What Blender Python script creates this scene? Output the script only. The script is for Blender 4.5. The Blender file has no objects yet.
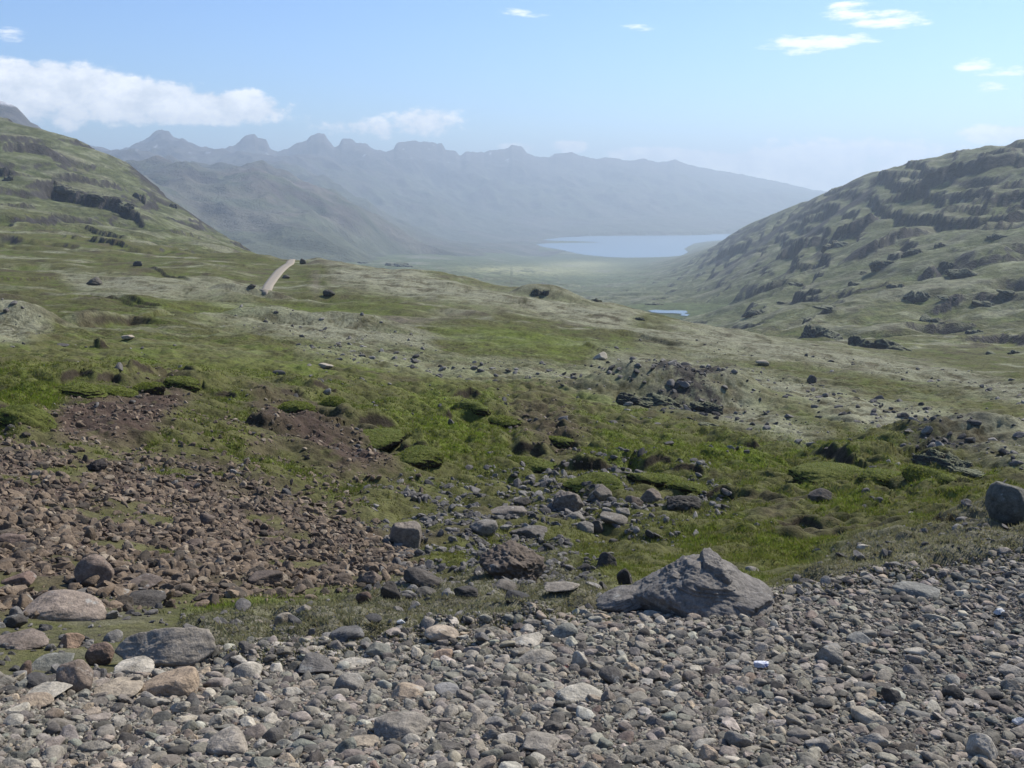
import bpy, math, random
import numpy as np
from mathutils import Vector, Matrix, Euler

rng = np.random.default_rng(11)
random.seed(11)
SC = bpy.context.scene
COL = SC.collection
R = math.radians

# ------------------------------------------------------------------ camera maths
PITCH = math.atan(0.199)
CP, SP = math.cos(PITCH), math.sin(PITCH)
SEA = -350.0

def ray(px, py):
    """pixel -> azimuth (from +Y towards +X) and tangent of elevation"""
    xc = (np.asarray(px, float) - 512) / 1000.0
    yc = (384 - np.asarray(py, float)) / 1000.0
    dy = CP + yc * SP
    dz = -SP + yc * CP
    h = np.hypot(xc, dy)
    return np.arctan2(xc, dy), dz / h

def project(x, y, z):
    d = y * CP - z * SP
    d = np.where(d < 0.05, 0.05, d)
    u = y * SP + z * CP
    return 512 + 1000 * x / d, 384 - 1000 * u / d, d

# ------------------------------------------------------------------ noise
_perm = rng.permutation(512)
_perm = np.concatenate([_perm, _perm, _perm])
_ga = rng.uniform(0, 2 * math.pi, 512)
_gx, _gy = np.cos(_ga), np.sin(_ga)

def perlin(x, y):
    xi = np.floor(x).astype(np.int64); yi = np.floor(y).astype(np.int64)
    xf = x - xi; yf = y - yi
    xi &= 511; yi &= 511
    u = xf * xf * xf * (xf * (xf * 6 - 15) + 10)
    v = yf * yf * yf * (yf * (yf * 6 - 15) + 10)
    def g(ix, iy, fx, fy):
        h = _perm[_perm[ix & 511] + (iy & 511)]
        return _gx[h] * fx + _gy[h] * fy
    a = g(xi, yi, xf, yf); b = g(xi + 1, yi, xf - 1, yf)
    c = g(xi, yi + 1, xf, yf - 1); d = g(xi + 1, yi + 1, xf - 1, yf - 1)
    return 1.5 * ((a + (b - a) * u) + ((c + (d - c) * u) - (a + (b - a) * u)) * v)

def fbm(x, y, octs=4, gain=0.5):
    s = 0; a = 1.0; t = 0
    for o in range(octs):
        s = s + a * perlin(x + 17.3 * o, y - 9.1 * o); t += a
        x = x * 2.03; y = y * 2.03; a *= gain
    return s / t

def mnoise(x, y, s, aniso, octs, gain):
    """fractal noise whose grain s grows with distance, in fixed world steps of two (no radial streaks)"""
    k = np.log2(s); k0 = np.floor(k).astype(int); f = k - k0
    out = np.zeros_like(x); nrm = np.zeros_like(x)
    for l in range(int(k0.min()), int(k0.max()) + 2):
        w = np.where(k0 == l, 1 - f, np.where(k0 == l - 1, f, 0.0))
        m = w > 0.01
        if not m.any(): continue
        sc = 2.0 ** l
        out[m] += w[m] * fbm(x[m] / sc + 3.7 * l, y[m] / (sc * aniso) - 5.1 * l, octs, gain); nrm[m] += w[m] ** 2
    return out / np.sqrt(np.maximum(nrm, 1e-6))

def sstep(a, b, x):
    t = np.clip((x - a) / (b - a), 0, 1)
    return t * t * (3 - 2 * t)

# ------------------------------------------------------------------ base relief, control columns (photo row, ground distance)
NEAR = {
 -500: [(690,4.8),(640,6.2),(600,8.4),(560,11),(500,14.5),(460,17),(430,20),(405,23),(385,29),(360,44),(335,70),(310,105),(285,165),(262,250),(240,340)],
 0:   [(690,5.2),(640,7.2),(600,9.2),(560,11.5),(500,15),(460,18),(430,21),(405,25),(385,32),(360,48),(335,75),(310,115),(285,180),(262,270),(240,370)],
 150: [(672,5.5),(640,6.9),(600,9.2),(560,12),(500,16.5),(460,20),(430,24),(405,29),(385,36),(360,52),(335,80),(310,120),(285,190),(262,280),(245,370)],
 300: [(655,6.0),(630,7.6),(600,10),(560,13.5),(500,19),(460,24),(430,29),(405,36),(385,43),(360,60),(340,85),(320,120),(300,170),(280,230),(265,285),(258,320),(262,380)],
 450: [(645,6.0),(620,8.2),(590,11.5),(560,15.5),(520,20),(490,24.5),(460,29),(430,36),(400,47),(370,66),(350,88),(330,115),(310,155),(292,205),(275,270),(282,380)],
 600: [(618,6.5),(605,8.3),(575,13.5),(540,18),(500,25),(480,29),(450,35),(420,44),(395,56),(375,70),(355,95),(335,130),(318,175),(302,240),(312,380)],
 750: [(597,7.2),(590,9.0),(575,13.8),(560,16),(530,20),(500,26),(470,33),(440,42),(410,56),(385,72),(365,95),(350,130),(338,190),(345,380)],
 900: [(582,8.0),(572,9.6),(568,14.5),(555,17),(530,21),(500,26),(470,33),(440,42),(415,54),(390,75),(370,120),(360,190),(352,260),(338,380)],
 1024:[(568,8.8),(545,10.6),(520,13.5),(522,17),(500,24),(475,30),(450,38),(425,50),(400,75),(385,120),(375,200),(355,300),(330,380)],
 1500:[(560,8.8),(520,11.5),(490,15),(480,20),(460,26),(430,34),(400,45),(380,60),(360,90),(345,130),(335,200),(310,300),(290,380)],
}
FAR = {
 -500:[(285,165),(262,250),(235,340),(200,500),(165,650),(130,800),(95,960),(120,1250),(200,2200),(225,6500)],
 0:   [(285,180),(262,270),(240,370),(215,500),(185,650),(151,800),(113,960),(134,1150),(200,2200),(236,6500)],
 75:  [(285,180),(262,270),(245,390),(222,550),(195,720),(162,850),(133,960),(154,1150),(210,2200),(236,6500)],
 135: [(285,190),(262,280),(247,370),(232,500),(217,650),(194,800),(158,950),(186,1150),(225,2200),(236,6500)],
 165: [(285,190),(262,285),(249,380),(237,520),(224,700),(197,900),(218,1150),(240,2200),(238,6500)],
 210: [(280,215),(262,290),(251,400),(243,600),(226,850),(244,1100),(255,2200),(239,6500)],
 240: [(280,220),(262,290),(253,420),(243,700),(260,1000),(262,2200),(240,6500)],
 300: [(280,230),(258,320),(268,450),(285,600),(285,900),(268,1700),(258,2500),(250,3600),(241,6500)],
 450: [(292,205),(275,270),(290,400),(315,600),(310,900),(285,1500),(272,1900),(262,2800),(252,4000),(243,5200),(239,6500)],
 545: [(308,190),(290,255),(315,400),(335,600),(325,850),(295,1400),(279,2200),(268,3200),(260,4200),(255,4850),(248,5400),(237.9,6800)],
 600: [(318,175),(302,240),(325,400),(350,600),(335,850),(301,1400),(285,2200),(272,3200),(262,4400),(256.5,4850),(237.9,6800)],
 655: [(325,185),(318,240),(335,400),(345,600),(317,950),(309,1080),(298,1400),(280,2200),(268,3300),(259,4600),(237.9,6800)],
 690: [(335,185),(330,240),(340,400),(340,600),(318,850),(301,1200),(283,1800),(268,2700),(256,3400),(258,4400),(238,6800)],
 740: [(338,190),(345,300),(345,420),(325,600),(298,950),(266,1500),(241,2100),(224,2500),(238,3400),(238,6800)],
 780: [(345,190),(350,300),(335,450),(312,600),(283,920),(252,1350),(224,1800),(205,2150),(220,3000),(236,6800)],
 820: [(357,190),(352,280),(335,380),(312,500),(285,720),(255,1000),(224,1350),(190,1700),(205,2500),(236,6800)],
 850: [(360,190),(353,280),(338,370),(310,490),(282,680),(247,930),(212,1250),(173,1560),(195,2300),(236,6800)],
 900: [(360,190),(352,270),(338,360),(310,470),(280,600),(242,830),(201,1080),(159,1350),(178,1900),(236,6800)],
 960: [(367,195),(355,280),(335,370),(303,480),(270,610),(228,820),(187,1020),(147,1240),(173,1800),(236,6800)],
 1024:[(375,200),(355,300),(330,380),(300,480),(265,600),(225,760),(177,950),(134,1150),(162,1700),(236,6800)],
 1500:[(335,200),(310,300),(290,380),(260,480),(225,600),(185,760),(140,950),(100,1150),(140,1700),(236,6800)],
}
LR0, LR1, NLR = math.log(1.2), math.log(6800.0), 640
_lr = np.linspace(LR0, LR1, NLR)

def _columns(tab, near):
    az, rows = [], []
    for X in sorted(tab):
        a = math.atan((X - 512) / 1000.0 / 1.02)
        az.append(a)
        lr, t = [], []
        if near:
            for rr, zz in ((1.2, -1.62), (1.9, -1.74), (2.6, -1.93)):
                lr.append(math.log(rr)); t.append(zz / rr)
            lr.append(math.log(3.5)); t.append(-0.634)
        for (yy, rr) in tab[X]:
            yc = (384 - yy) / 1000.0
            # elevation tangent at this azimuth for photo row yy
            dy = CP + yc * SP; dz = -SP + yc * CP
            tt = dz / (dy / math.cos(a)) 
            lr.append(math.log(rr)); t.append(tt)
        rows.append(np.interp(_lr, lr, t))
    return np.array(az), np.array(rows)

BAZ = np.linspace(R(-52), R(52), 209)
def _grid(tab, near):
    a, rows = _columns(tab, near)
    g = np.empty((len(BAZ), NLR))
    for j in range(NLR):
        g[:, j] = np.interp(BAZ, a, rows[:, j])
    return g
def _blur(g, ka, kr):
    for (k, ax) in ((ka, 0), (kr, 1)):
        for _ in range(k):
            p = np.pad(g, [(1, 1) if i == ax else (0, 0) for i in (0, 1)], mode='edge')
            g = (p[:-2] + 2 * p[1:-1] + p[2:]) / 4 if ax == 0 else (p[:, :-2] + 2 * p[:, 1:-1] + p[:, 2:]) / 4
    return g
GN = _blur(_grid(NEAR, True), 60, 18)
GF = _blur(_grid(FAR, False), 12, 6)
_w = sstep(math.log(235), math.log(310), _lr)[None, :]
BASE = GN * (1 - _w) + GF * _w

def base_t(az, r):
    fa = np.clip((az - BAZ[0]) / (BAZ[1] - BAZ[0]), 0, len(BAZ) - 1.001)
    fr = np.clip((np.log(r) - LR0) / (LR1 - LR0) * (NLR - 1), 0, NLR - 1.001)
    ia = fa.astype(int); ir = fr.astype(int); fa = fa - ia; fr = fr - ir
    return (BASE[ia, ir] * (1 - fa) + BASE[ia + 1, ir] * fa) * (1 - fr) + (BASE[ia, ir + 1] * (1 - fa) + BASE[ia + 1, ir + 1] * fa) * fr

def hit_base(px, py, rmin=2.0, rmax=6500):
    az, t = ray(px, py)
    az = float(az); t = float(t)
    rr = np.exp(np.linspace(math.log(rmin), math.log(rmax), 3000))
    tt = base_t(np.full(rr.shape, az), rr)
    k = np.argmax(tt >= t) if (tt >= t).any() else len(rr) - 1
    return az, rr[k]
def hb_xy(px, py, rmin=2.0):
    a, r = hit_base(px, py, rmin)
    return r * math.sin(a), r * math.cos(a), r

# ------------------------------------------------------------------ the terrain grid
az_in = np.arange(R(-31.5), R(31.5), R(0.078))
az_out = np.linspace(R(31.5), R(50), 50)
AZ = np.concatenate([-az_out[:0:-1], az_in, az_out[1:]])
LR = np.concatenate([np.arange(math.log(1.2), math.log(10), 0.011), np.arange(math.log(10), math.log(18), 0.0045), np.arange(math.log(18), math.log(80), 0.0030), np.arange(math.log(80), math.log(320), 0.0045), np.arange(math.log(320), math.log(6700), 0.0058)])
RR = np.exp(LR)
NA, NR = len(AZ), len(RR)
AA, RG = np.meshgrid(AZ, RR, indexing='ij')
X = RG * np.sin(AA); Y = RG * np.cos(AA)
Z = RG * base_t(AA, RG)
Z = np.maximum(Z, SEA - 0.0 + 0 * Z)
PX, PY, DEP = project(X, Y, Z)

def poly_mask(pts, soft=14.0):
    """soft inside mask of a polygon given in photo pixels over the bare relief"""
    d = np.full(PX.shape, 1e9); inside = np.zeros(PX.shape, bool)
    n = len(pts)
    for i in range(n):
        x0, y0 = pts[i]; x1, y1 = pts[(i + 1) % n]
        ex, ey = x1 - x0, y1 - y0
        t = np.clip(((PX - x0) * ex + (PY - y0) * ey) / (ex * ex + ey * ey + 1e-9), 0, 1)
        d = np.minimum(d, (PX - x0 - t * ex) ** 2 + (PY - y0 - t * ey) ** 2)
        c = ((y0 > PY) != (y1 > PY)) & (PX < (x1 - x0) * (PY - y0) / (y1 - y0 + 1e-12) + x0)
        inside ^= c
    d = np.sqrt(d)
    return np.clip(0.5 + np.where(inside, d, -d) / (2 * soft), 0, 1)

def blob(px, py, w, h, p=2.0):
    return np.exp(-(np.abs((PX - px) / w) ** p + np.abs((PY - py) / h) ** p))

# gravel bank edge as a ground distance per azimuth
_ge = [(-200,700),(0,694),(100,694),(200,674),(300,660),(400,652),(500,640),(600,622),(700,610),(800,600),(900,585),(960,576),(1024,567),(1150,556)]
_gea, _ger = [], []
for (a, b) in _ge:
    aa, rr = hit_base(a, b); _gea.append(aa); _ger.append(min(rr, 9.6))
EDGE = np.interp(AA, _gea, _ger)
wob = fbm(X * 1.3, Y * 1.3, 3)
GRAV = 1 - sstep(-0.35, 0.35, RG - EDGE + wob * 0.9)
NEARW = 1 - sstep(120, 240, RG)

tus = np.zeros_like(Z)
m_scree = poly_mask([(-60,612),(-60,445),(40,452),(120,462),(200,470),(275,500),(340,520),(400,545),(415,575),(340,585),(260,592),(180,594),(100,600),(40,606)], 18) * (RG < 40)
m_soil = np.maximum(poly_mask([(50,420),(70,400),(130,395),(180,390),(195,400),(170,425),(140,446),(60,444)], 9), poly_mask([(255,402),(300,408),(330,430),(390,458),(400,480),(340,478),(300,450),(262,436)], 12)) * (RG < 90)
m_soil2 = poly_mask([(500,405),(560,400),(590,440),(570,470),(530,460)], 14) * (RG < 90)
m_gully = poly_mask([(380,500),(470,490),(560,480),(700,485),(720,510),(640,545),(600,570),(560,610),(470,600),(380,600)], 22) * (RG > 9) * (RG < 50)
m_mat = np.maximum(poly_mask([(190,628),(330,606),(430,590),(560,570),(610,600),(560,640),(440,655),(300,662),(200,680)], 14), 
                   poly_mask([(770,596),(850,562),(920,545),(980,528),(1060,505),(1060,568),(960,576),(880,590)], 10)) * (RG < 16.5) * (1 - GRAV)
m_green = np.clip(poly_mask([(420,470),(470,400),(560,390),(640,430),(760,450),(900,460),(980,490),(900,540),(760,580),(620,560),(560,500),(480,500)], 25) * (RG < 90), 0, 1)
m_tus = np.clip(poly_mask([(330,400),(420,390),(560,380),(640,420),(760,455),(900,450),(960,480),(700,500),(560,485),(440,480),(360,470)], 22) * (RG < 100) +
                0.7 * poly_mask([(600,430),(1040,470),(1040,560),(760,590),(700,520),(600,500)], 20) * (RG > 12) * (RG < 60), 0, 1)
m_pale = np.clip(
    poly_mask([(350,352),(440,362),(560,372),(660,378),(760,410),(830,440),(800,452),(700,415),(600,400),(520,384),(400,374),(300,352)], 9) +
    poly_mask([(600,352),(700,362),(800,385),(900,408),(1040,430),(1040,460),(900,430),(780,405),(680,385),(590,366)], 9) +
    poly_mask([(185,322),(240,317),(330,322),(420,340),(440,352),(330,345),(240,330)], 5) +
    poly_mask([(-20,318),(20,318),(50,334),(20,345),(-20,345)], 7) +
    poly_mask([(60,276),(130,280),(240,292),(255,300),(150,300),(80,290)], 6) +
    poly_mask([(330,268),(400,268),(440,282),(560,300),(640,318),(620,330),(520,312),(420,300),(330,285)], 7) +
    poly_mask([(640,330),(720,330),(830,352),(920,366),(1040,395),(1040,412),(900,380),(760,360),(640,345)], 8) +
    poly_mask([(820,420),(930,425),(980,450),(1040,470),(1040,480),(960,462),(900,440)], 8), 0, 1) * (RG > 26) * (RG < 420)
m_rub = np.maximum(poly_mask([(608,378),(640,376),(690,382),(722,394),(732,416),(700,424),(660,410),(620,394)], 8), poly_mask([(882,436),(930,434),(980,450),(1004,470),(960,476),(908,462)], 8)) * (RG > 25) * (RG < 110)
m_left = poly_mask([(-60,600),(40,604),(130,600),(200,612),(215,640),(180,676),(100,694),(-60,700)], 12) * (RG < 12)
m_brt = np.clip(poly_mask([(200,306),(330,312),(440,330),(560,338),(640,352),(560,358),(440,345),(320,335),(200,320)], 7) * 0 +
    poly_mask([(430,332),(520,332),(600,346),(640,354),(560,360),(450,346)], 6) + poly_mask([(420,565),(560,590),(640,580),(600,545),(500,545)],12) * 0.6 +
    blob(250, 612, 60, 12) * (RG > 7) + blob(330, 630, 50, 10) * (RG > 7) + blob(290, 315, 120, 8) * (RG > 90) + blob(250, 370, 200, 14) * 0.5 + blob(700, 465, 120, 14) * (RG > 25) +
    blob(30, 405, 60, 20) * (RG > 18) + blob(820, 568, 80, 14) * (RG > 12) + blob(440,430,50,30) * (RG > 20), 0, 1)

# --- octaves of roughness, each only where the grid can carry it
rough = np.zeros_like(Z)
lam = 0.22; k = 0
while lam < 130:
    lo = sstep(lam / 0.0065 * 1.0, lam / 0.0095, RG)          # 1 where cells are fine enough
    hi = sstep(lam * 5, lam * 9, RG)                         # only shapes well below the distance
    w = lo * hi
    sel = w > 0.002
    if sel.any():
        amp = (0.085 if lam > .5 else .06) * lam if lam < 3 else (0.050 * lam if lam < 20 else 0.028 * lam)
        n = np.zeros_like(Z)
        xs = X[sel] / lam * 0.8; ys = Y[sel] / lam * 0.8
        p = perlin(xs + 31.7 * k, ys + 11.3 * k)
        if k % 2: p = (0.5 - np.abs(p)) * 1.2                # rounded hummocks
        n[sel] = p * w[sel] * amp
        rough += n
    lam *= 1.75; k += 1
rough *= np.where(RG < 9, 0.4, 1.0)
Z = Z + rough * (1 - 0.6 * GRAV) * (1 - 0.85 * sstep(2600, 4300, RG)) 
# tussocks and moss cushions
sel = m_tus > 0.01
t1 = np.zeros_like(Z); t1[sel] = np.abs(perlin(X[sel] / 1.5, Y[sel] / 1.3)) + 0.45 * np.abs(perlin(X[sel] / 0.7 + 9, Y[sel] / 0.7))
Z = Z + m_tus * (0.22 - 0.62 * (t1 - 0.2) * 0 + 0.0) * 0 + m_tus * 0.55 * (0.35 - np.clip(0.55 - t1, 0, 1) * 0.9)
sel = m_mat > 0.01
t2 = np.zeros_like(Z); t2[sel] = np.abs(perlin(X[sel] / 0.9, Y[sel] / 0.40 + 4)) + 0.4 * np.abs(perlin(X[sel] / 0.33 + 9, Y[sel] / 0.3))
Z = Z + m_mat * 0.25 * np.clip(t2, 0, 0.75)
hum = np.zeros_like(Z); sel = (RG > 9) & (RG < 120)
hum[sel] = np.abs(perlin(X[sel] / 1.9 + 60, Y[sel] / 1.5)) + .5 * np.abs(perlin(X[sel] / .8 + 20, Y[sel] / .7)) + .25 * np.abs(perlin(X[sel] / .36, Y[sel] / .33 + 70))
Z = Z + .30 * np.clip(hum - .25, -.3, .6) * sstep(9, 14, RG) * (1 - .75 * sstep(60, 120, RG)) * (1 - GRAV) * (1 - .7 * m_scree)
sel = RG > 280
q = np.zeros_like(Z); q[sel] = Z[sel] / 19 + 1.5 * fbm(X[sel] / 330, Y[sel] / 330, 3) + .55 * fbm(X[sel] / 45, Y[sel] / 45, 4, .6)
fq = q - np.floor(q)
led = np.where(fq < .84, fq / .84 * .26, .26 + (fq - .84) / .16 * .74) - fq
patch = np.zeros_like(Z); patch[sel] = sstep(-.3, .1, fbm(X[sel] / 110 + 8, Y[sel] / 110, 3))
Z = Z + led * 19 * .9 * patch * np.where(AA < 0, .5, 1.0) * sstep(280, 430, RG) * (1 - sstep(2200, 3600, RG)) * np.clip((Z + 330) / 200, 0, 1)
# rolling shape for the middle distance: pale dry swells and wet hollows
sw = np.zeros_like(Z); sel = (RG > 60) & (RG < 900)
sw[sel] = fbm(X[sel] / 34 + 3, Y[sel] / 15 + 1, 3)
Z = Z + sw * 1.3 * sstep(60, 120, RG) * (1 - sstep(600, 900, RG))

# --- turf banks: steps with a bare, steep face towards the camera
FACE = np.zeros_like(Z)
def ya_mean(pts): return sum(q[1] for q in pts) / len(pts)
def bank(pts, H, L, face=1.0, wv=0.35):
    global Z
    if abs(pts[-1][0] - pts[0][0]) < 60 and ya_mean(pts) > 350:
        m_ = ya_mean(pts); pts = [(a, m_ + .35 * (b - m_)) for (a, b) in pts]
    (xa, ya), (xb, yb) = pts[0], pts[-1]
    pts = [(xa - .22 * (pts[1][0] - xa), ya - .22 * (pts[1][1] - ya))] + list(pts) + [(xb + .22 * (xb - pts[-2][0]), yb + .22 * (yb - pts[-2][1]))]
    xy = [hb_xy(a, b, 6.0) for (a, b) in pts]
    r0 = np.mean([q[2] for q in xy])
    ln = sum(math.hypot(xy[i + 1][0] - xy[i][0], xy[i + 1][1] - xy[i][1]) for i in range(len(xy) - 1))
    if r0 < 350:
        H = ((11 * H + 5) if r0 < 90 else (3.0 * H + 2)) * r0 / 1000; L = max(L, H * 7)
        if wv < .4: wv = .16
    else:
        H = min(H, .3 * ln)
    xs = np.array([q[0] for q in xy]); ys = np.array([q[1] for q in xy])
    pad = L * 3 + H
    sel = (X > xs.min() - pad) & (X < xs.max() + pad) & (Y > ys.min() - pad) & (Y < ys.max() + pad)
    x = X[sel]; y = Y[sel]
    best = np.full(x.shape, 1e9); sd = np.zeros(x.shape); along = np.zeros(x.shape); acc = 0
    for i in range(len(xs) - 1):
        ex, ey = xs[i + 1] - xs[i], ys[i + 1] - ys[i]; l = math.hypot(ex, ey) + 1e-9
        t = np.clip(((x - xs[i]) * ex + (y - ys[i]) * ey) / (l * l), 0, 1)
        d = np.hypot(x - xs[i] - t * ex, y - ys[i] - t * ey)
        s = (ex * (y - ys[i]) - ey * (x - xs[i])) / l
        u = d < best
        best[u] = d[u]; sd[u] = (np.sign(s) * d)[u]; along[u] = (acc + t * l)[u]
        acc += l
    sd = sd + H * wv * (perlin(x / (H * 2.6), y / (H * 2.6)) + 0.4 * perlin(x / (H * 1.2) + 7, y / (H * 1.2)))
    # flush at both ends
    dend = np.minimum(along, acc - along)
    tap = sstep(-0.02 * acc, 0.30 * acc, dend) * (best < pad)
    st = (sstep(-0.36 * H, 0.50 * H, sd) if r0 < 350 else sstep(-0.12 * H, 0.22 * H, sd)) * np.exp(-np.clip(sd, 0, None) / L)
    Z[sel] += H * st * tap
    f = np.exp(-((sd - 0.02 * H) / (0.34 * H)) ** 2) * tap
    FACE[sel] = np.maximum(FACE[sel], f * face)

bank([(-20,432),(6,428),(22,420),(24,436)][:3], 0.7, 1.6)
bank([(2,412),(16,430)], 0.6, 1.4)
bank([(60,388),(80,386),(100,393)], 0.5, 1.6)
bank([(96,390),(112,388),(126,395)], 0.45, 1.4)
bank([(135,388),(148,386),(160,390)], 0.4, 1.4)
bank([(166,380),(182,378),(196,386)], 0.45, 1.5)
bank([(186,396),(200,394),(208,400)], 0.4, 1.0)
bank([(214,398),(228,402),(238,410)], 0.45, 1.0)
bank([(246,414),(254,428),(266,444)], 0.6, 1.4)
bank([(282,408),(296,402),(310,410)], 0.45, 1.2)
bank([(312,396),(330,398),(338,406)], 0.4, 1.2)
bank([(356,430),(372,432),(392,440),(402,444)], 0.8, 2.0)
bank([(398,448),(412,458),(432,468)], 0.75, 2.0)
bank([(312,430),(326,432),(330,436)], 0.4, 0.8)
bank([(362,452),(372,462),(380,464)], 0.45, 0.8)
bank([(448,402),(470,400),(488,408)], 0.35, 1.5)
bank([(436,424),(452,424)], 0.35, 1.2)
bank([(510,452),(530,460),(548,470)], 0.55, 1.6)
bank([(544,440),(556,436),(566,444)], 0.45, 1.3)
bank([(565,468),(580,476),(600,482),(622,482)], 0.75, 2.0)
bank([(590,464),(606,476),(622,482)], 0.6, 1.6)
bank([(640,476),(660,474),(674,480)], 0.75, 1.8)
bank([(668,484),(688,486),(706,492)], 0.6, 1.6)
bank([(800,462),(826,466),(850,478),(880,476),(904,474)], 1.0, 2.4)
bank([(906,470),(930,468),(948,476)], 0.8, 2.0)
bank([(740,452),(760,450)], 0.3, 1.0)
bank([(690,506),(720,502),(740,510)], 0.3, 0.9)
bank([(900,540),(930,536),(960,546)], 0.3, 0.9)
bank([(770,536),(800,532),(830,538)], 0.25, 0.8)
bank([(100,352),(108,352)], 0.4, 1.3)
bank([(40,306),(90,302),(140,310),(176,318)], 0.3, 4, 0.8)
bank([(80,330),(130,326),(180,330)], 0.8, 4, 0.7)
bank([(120,306),(160,312),(210,314)], 0.9, 5, 0.7)
bank([(250,318),(300,322),(360,324)], 0.7, 5, 0.7)
bank([(140,270),(165,276),(190,284)], 0.3, 8, 0.9)
bank([(-10,282),(40,281),(72,280)], 0.3, 8, 0.8)
bank([(560,350),(590,356),(620,360)], 0.7, 4, 0.7)
bank([(600,336),(640,340),(680,348)], 0.8, 5, 0.5)
# stony knolls with a broken front
def knoll(px, py, w, h, H):
    global Z
    x0, y0, r0 = hb_xy(px, py, 12)
    sx = w * r0 / 1000; sy = sx * h
    g = np.exp(-(((X - x0) / sx) ** 2 + ((Y - y0) / sy) ** 2) ** 1.5)
    Z = Z + H * g
knoll(680, 402, 95, 0.6, 2.1)
knoll(940, 450, 85, 0.8, .95)
knoll(545, 297, 30, 0.8, 3.0)
knoll(395, 268, 40, 0.8, 2.5)
knoll(10, 330, 40, 0.9, 2.0)
knoll(300, 326, 90, 0.35, 1.6)
knoll(252, 297, 40, 0.2, 1.3)
ROCKF = np.zeros_like(Z)
_f0 = FACE.copy()
# lava steps on the slopes left and right
for pts, H, L in [
    ([(20,188),(50,190),(80,200),(110,210),(140,224)], 8, 30), ([(60,178),(100,184),(130,190)], 5, 30), ([(125,165),(134,182),(148,204)], 9, 25),
    ([(-10,172),(10,178)], 8, 15), ([(150,208),(180,214),(200,222)], 6, 20), ([(0,150),(30,152),(60,162)], 8, 25), ([(170,234),(200,240)], 3, 12), ([(80,224),(120,232),(150,236)], 2.5, 12), ([(-10,205),(30,206)],3,12), ([(40,236),(90,242),(130,248)], 2.0, 10)]:
    bank(pts, H, L, 1.0, 0.5)
for pts, H, L in [
    ([(880,205),(915,196),(950,180),(985,172),(1030,160)], 14, 40), ([(820,250),(850,236),(880,220)], 12, 40), ([(770,262),(800,250),(830,236)], 12, 40),
    ([(700,268),(730,255),(752,246)], 14, 50), ([(860,258),(900,240),(930,226)], 8, 25), ([(930,214),(960,208),(1000,206)], 6, 25), ([(740,300),(775,290),(800,280)], 7, 25),
    ([(950,262),(985,258),(1030,252)], 5, 20), ([(900,322),(940,318),(980,316)], 3, 14), ([(960,345),(1000,342),(1040,346)], 2.5, 12), ([(930,300),(970,292),(1030,290)], 3.5, 14), ([(790,272),(820,262)], 6, 20), ([(980,228),(1030,222)], 6, 22), ([(850,296),(880,290),(910,286)], 3, 12), ([(1000,190),(1040,184)], 8, 25), ([(880,180),(930,172)], 8, 30), ([(800,225),(835,210)], 10, 35)]:
    bank(pts, H, L, 1.0, 0.6)
ROCKF = np.clip(FACE - _f0, 0, 1)
FACE = _f0

# flat sea-level floor under the fjord
Z = np.where(RG > 3000, np.maximum(Z, SEA), Z)
PONDC = hit_base(672, 311.5, 700)
px0, py0 = PONDC[1] * math.sin(PONDC[0]), PONDC[1] * math.cos(PONDC[0])
pond_z = PONDC[1] * float(base_t(np.array([PONDC[0]]), np.array([PONDC[1]]))[0])
dpond = np.hypot((X - px0) / 60, (Y - py0) / 110)
Z = Z + (pond_z - Z) * (1 - sstep(0.6, 1.6, dpond))
ROADP = [(262,293),(264,291),(268,286),(273,279),(279,271.5),(285,266.5),(292,262.5),(299,259.8)]
_rp = [hb_xy(a, b, 100) for a, b in ROADP]
RD = np.full(Z.shape, 1e9); sel = (RG > 150) & (RG < 360) & (AA < R(-8)) & (AA > R(-18))
for i in range(len(_rp) - 1):
    ex, ey = _rp[i + 1][0] - _rp[i][0], _rp[i + 1][1] - _rp[i][1]
    t = np.clip(((X[sel] - _rp[i][0]) * ex + (Y[sel] - _rp[i][1]) * ey) / (ex * ex + ey * ey), 0, 1)
    RD[sel] = np.minimum(RD[sel], np.hypot(X[sel] - _rp[i][0] - t * ex, Y[sel] - _rp[i][1] - t * ey))
zb = RG * base_t(AA, RG)
Z = zb + (Z - zb) * sstep(2.5, 9, RD)
# the fjord's bed
PXW, PYW, _ = project(X, Y, np.full_like(Z, SEA))
FJORD = [(512,244.5),(535,245.5),(556,249),(580,254),(606,257),(640,258.4),(668,258),(684,256.5),(690,253),(684,249),(694,243.5),(712,241),(735,239),(900,238.2),(900,233),(735,233.5),(690,235.2),(640,235.6),(590,236),(560,237.5),(536,240.5),(575,241),(600,242.5),(560,243)]
def inpoly(px, py, pts):
    c = np.zeros(px.shape, bool); n = len(pts)
    for i in range(n):
        x0, y0 = pts[i]; x1, y1 = pts[(i + 1) % n]
        c ^= ((y0 > py) != (y1 > py)) & (px < (x1 - x0) * (py - y0) / (y1 - y0 + 1e-12) + x0)
    return c
lowland = (RG > 3600) & (PXW > 420)
Z = np.where(lowland & (Z < SEA + 45), np.minimum(Z, SEA + 0.4 + np.clip((PYW - 258.5) * 6, 0, 60)), Z)
Z = np.where((RG > 3600) & inpoly(PXW, PYW, FJORD) & (Z < SEA + 40), SEA - 2, Z)
PX2, PY2, DEP2 = project(X, Y, Z)

def ground_z(x, y):
    x = np.asarray(x, float); y = np.asarray(y, float)
    az = np.arctan2(x, y); lr = np.log(np.hypot(x, y))
    fa = np.clip(np.interp(az, AZ, np.arange(NA)), 0, NA - 1.001); fr = np.clip(np.interp(lr, LR, np.arange(NR)), 0, NR - 1.001)
    ia = fa.astype(int); ir = fr.astype(int); fa = fa - ia; fr = fr - ir
    return (Z[ia, ir] * (1 - fa) + Z[ia + 1, ir] * fa) * (1 - fr) + (Z[ia, ir + 1] * (1 - fa) + Z[ia + 1, ir + 1] * fa) * fr

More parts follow.
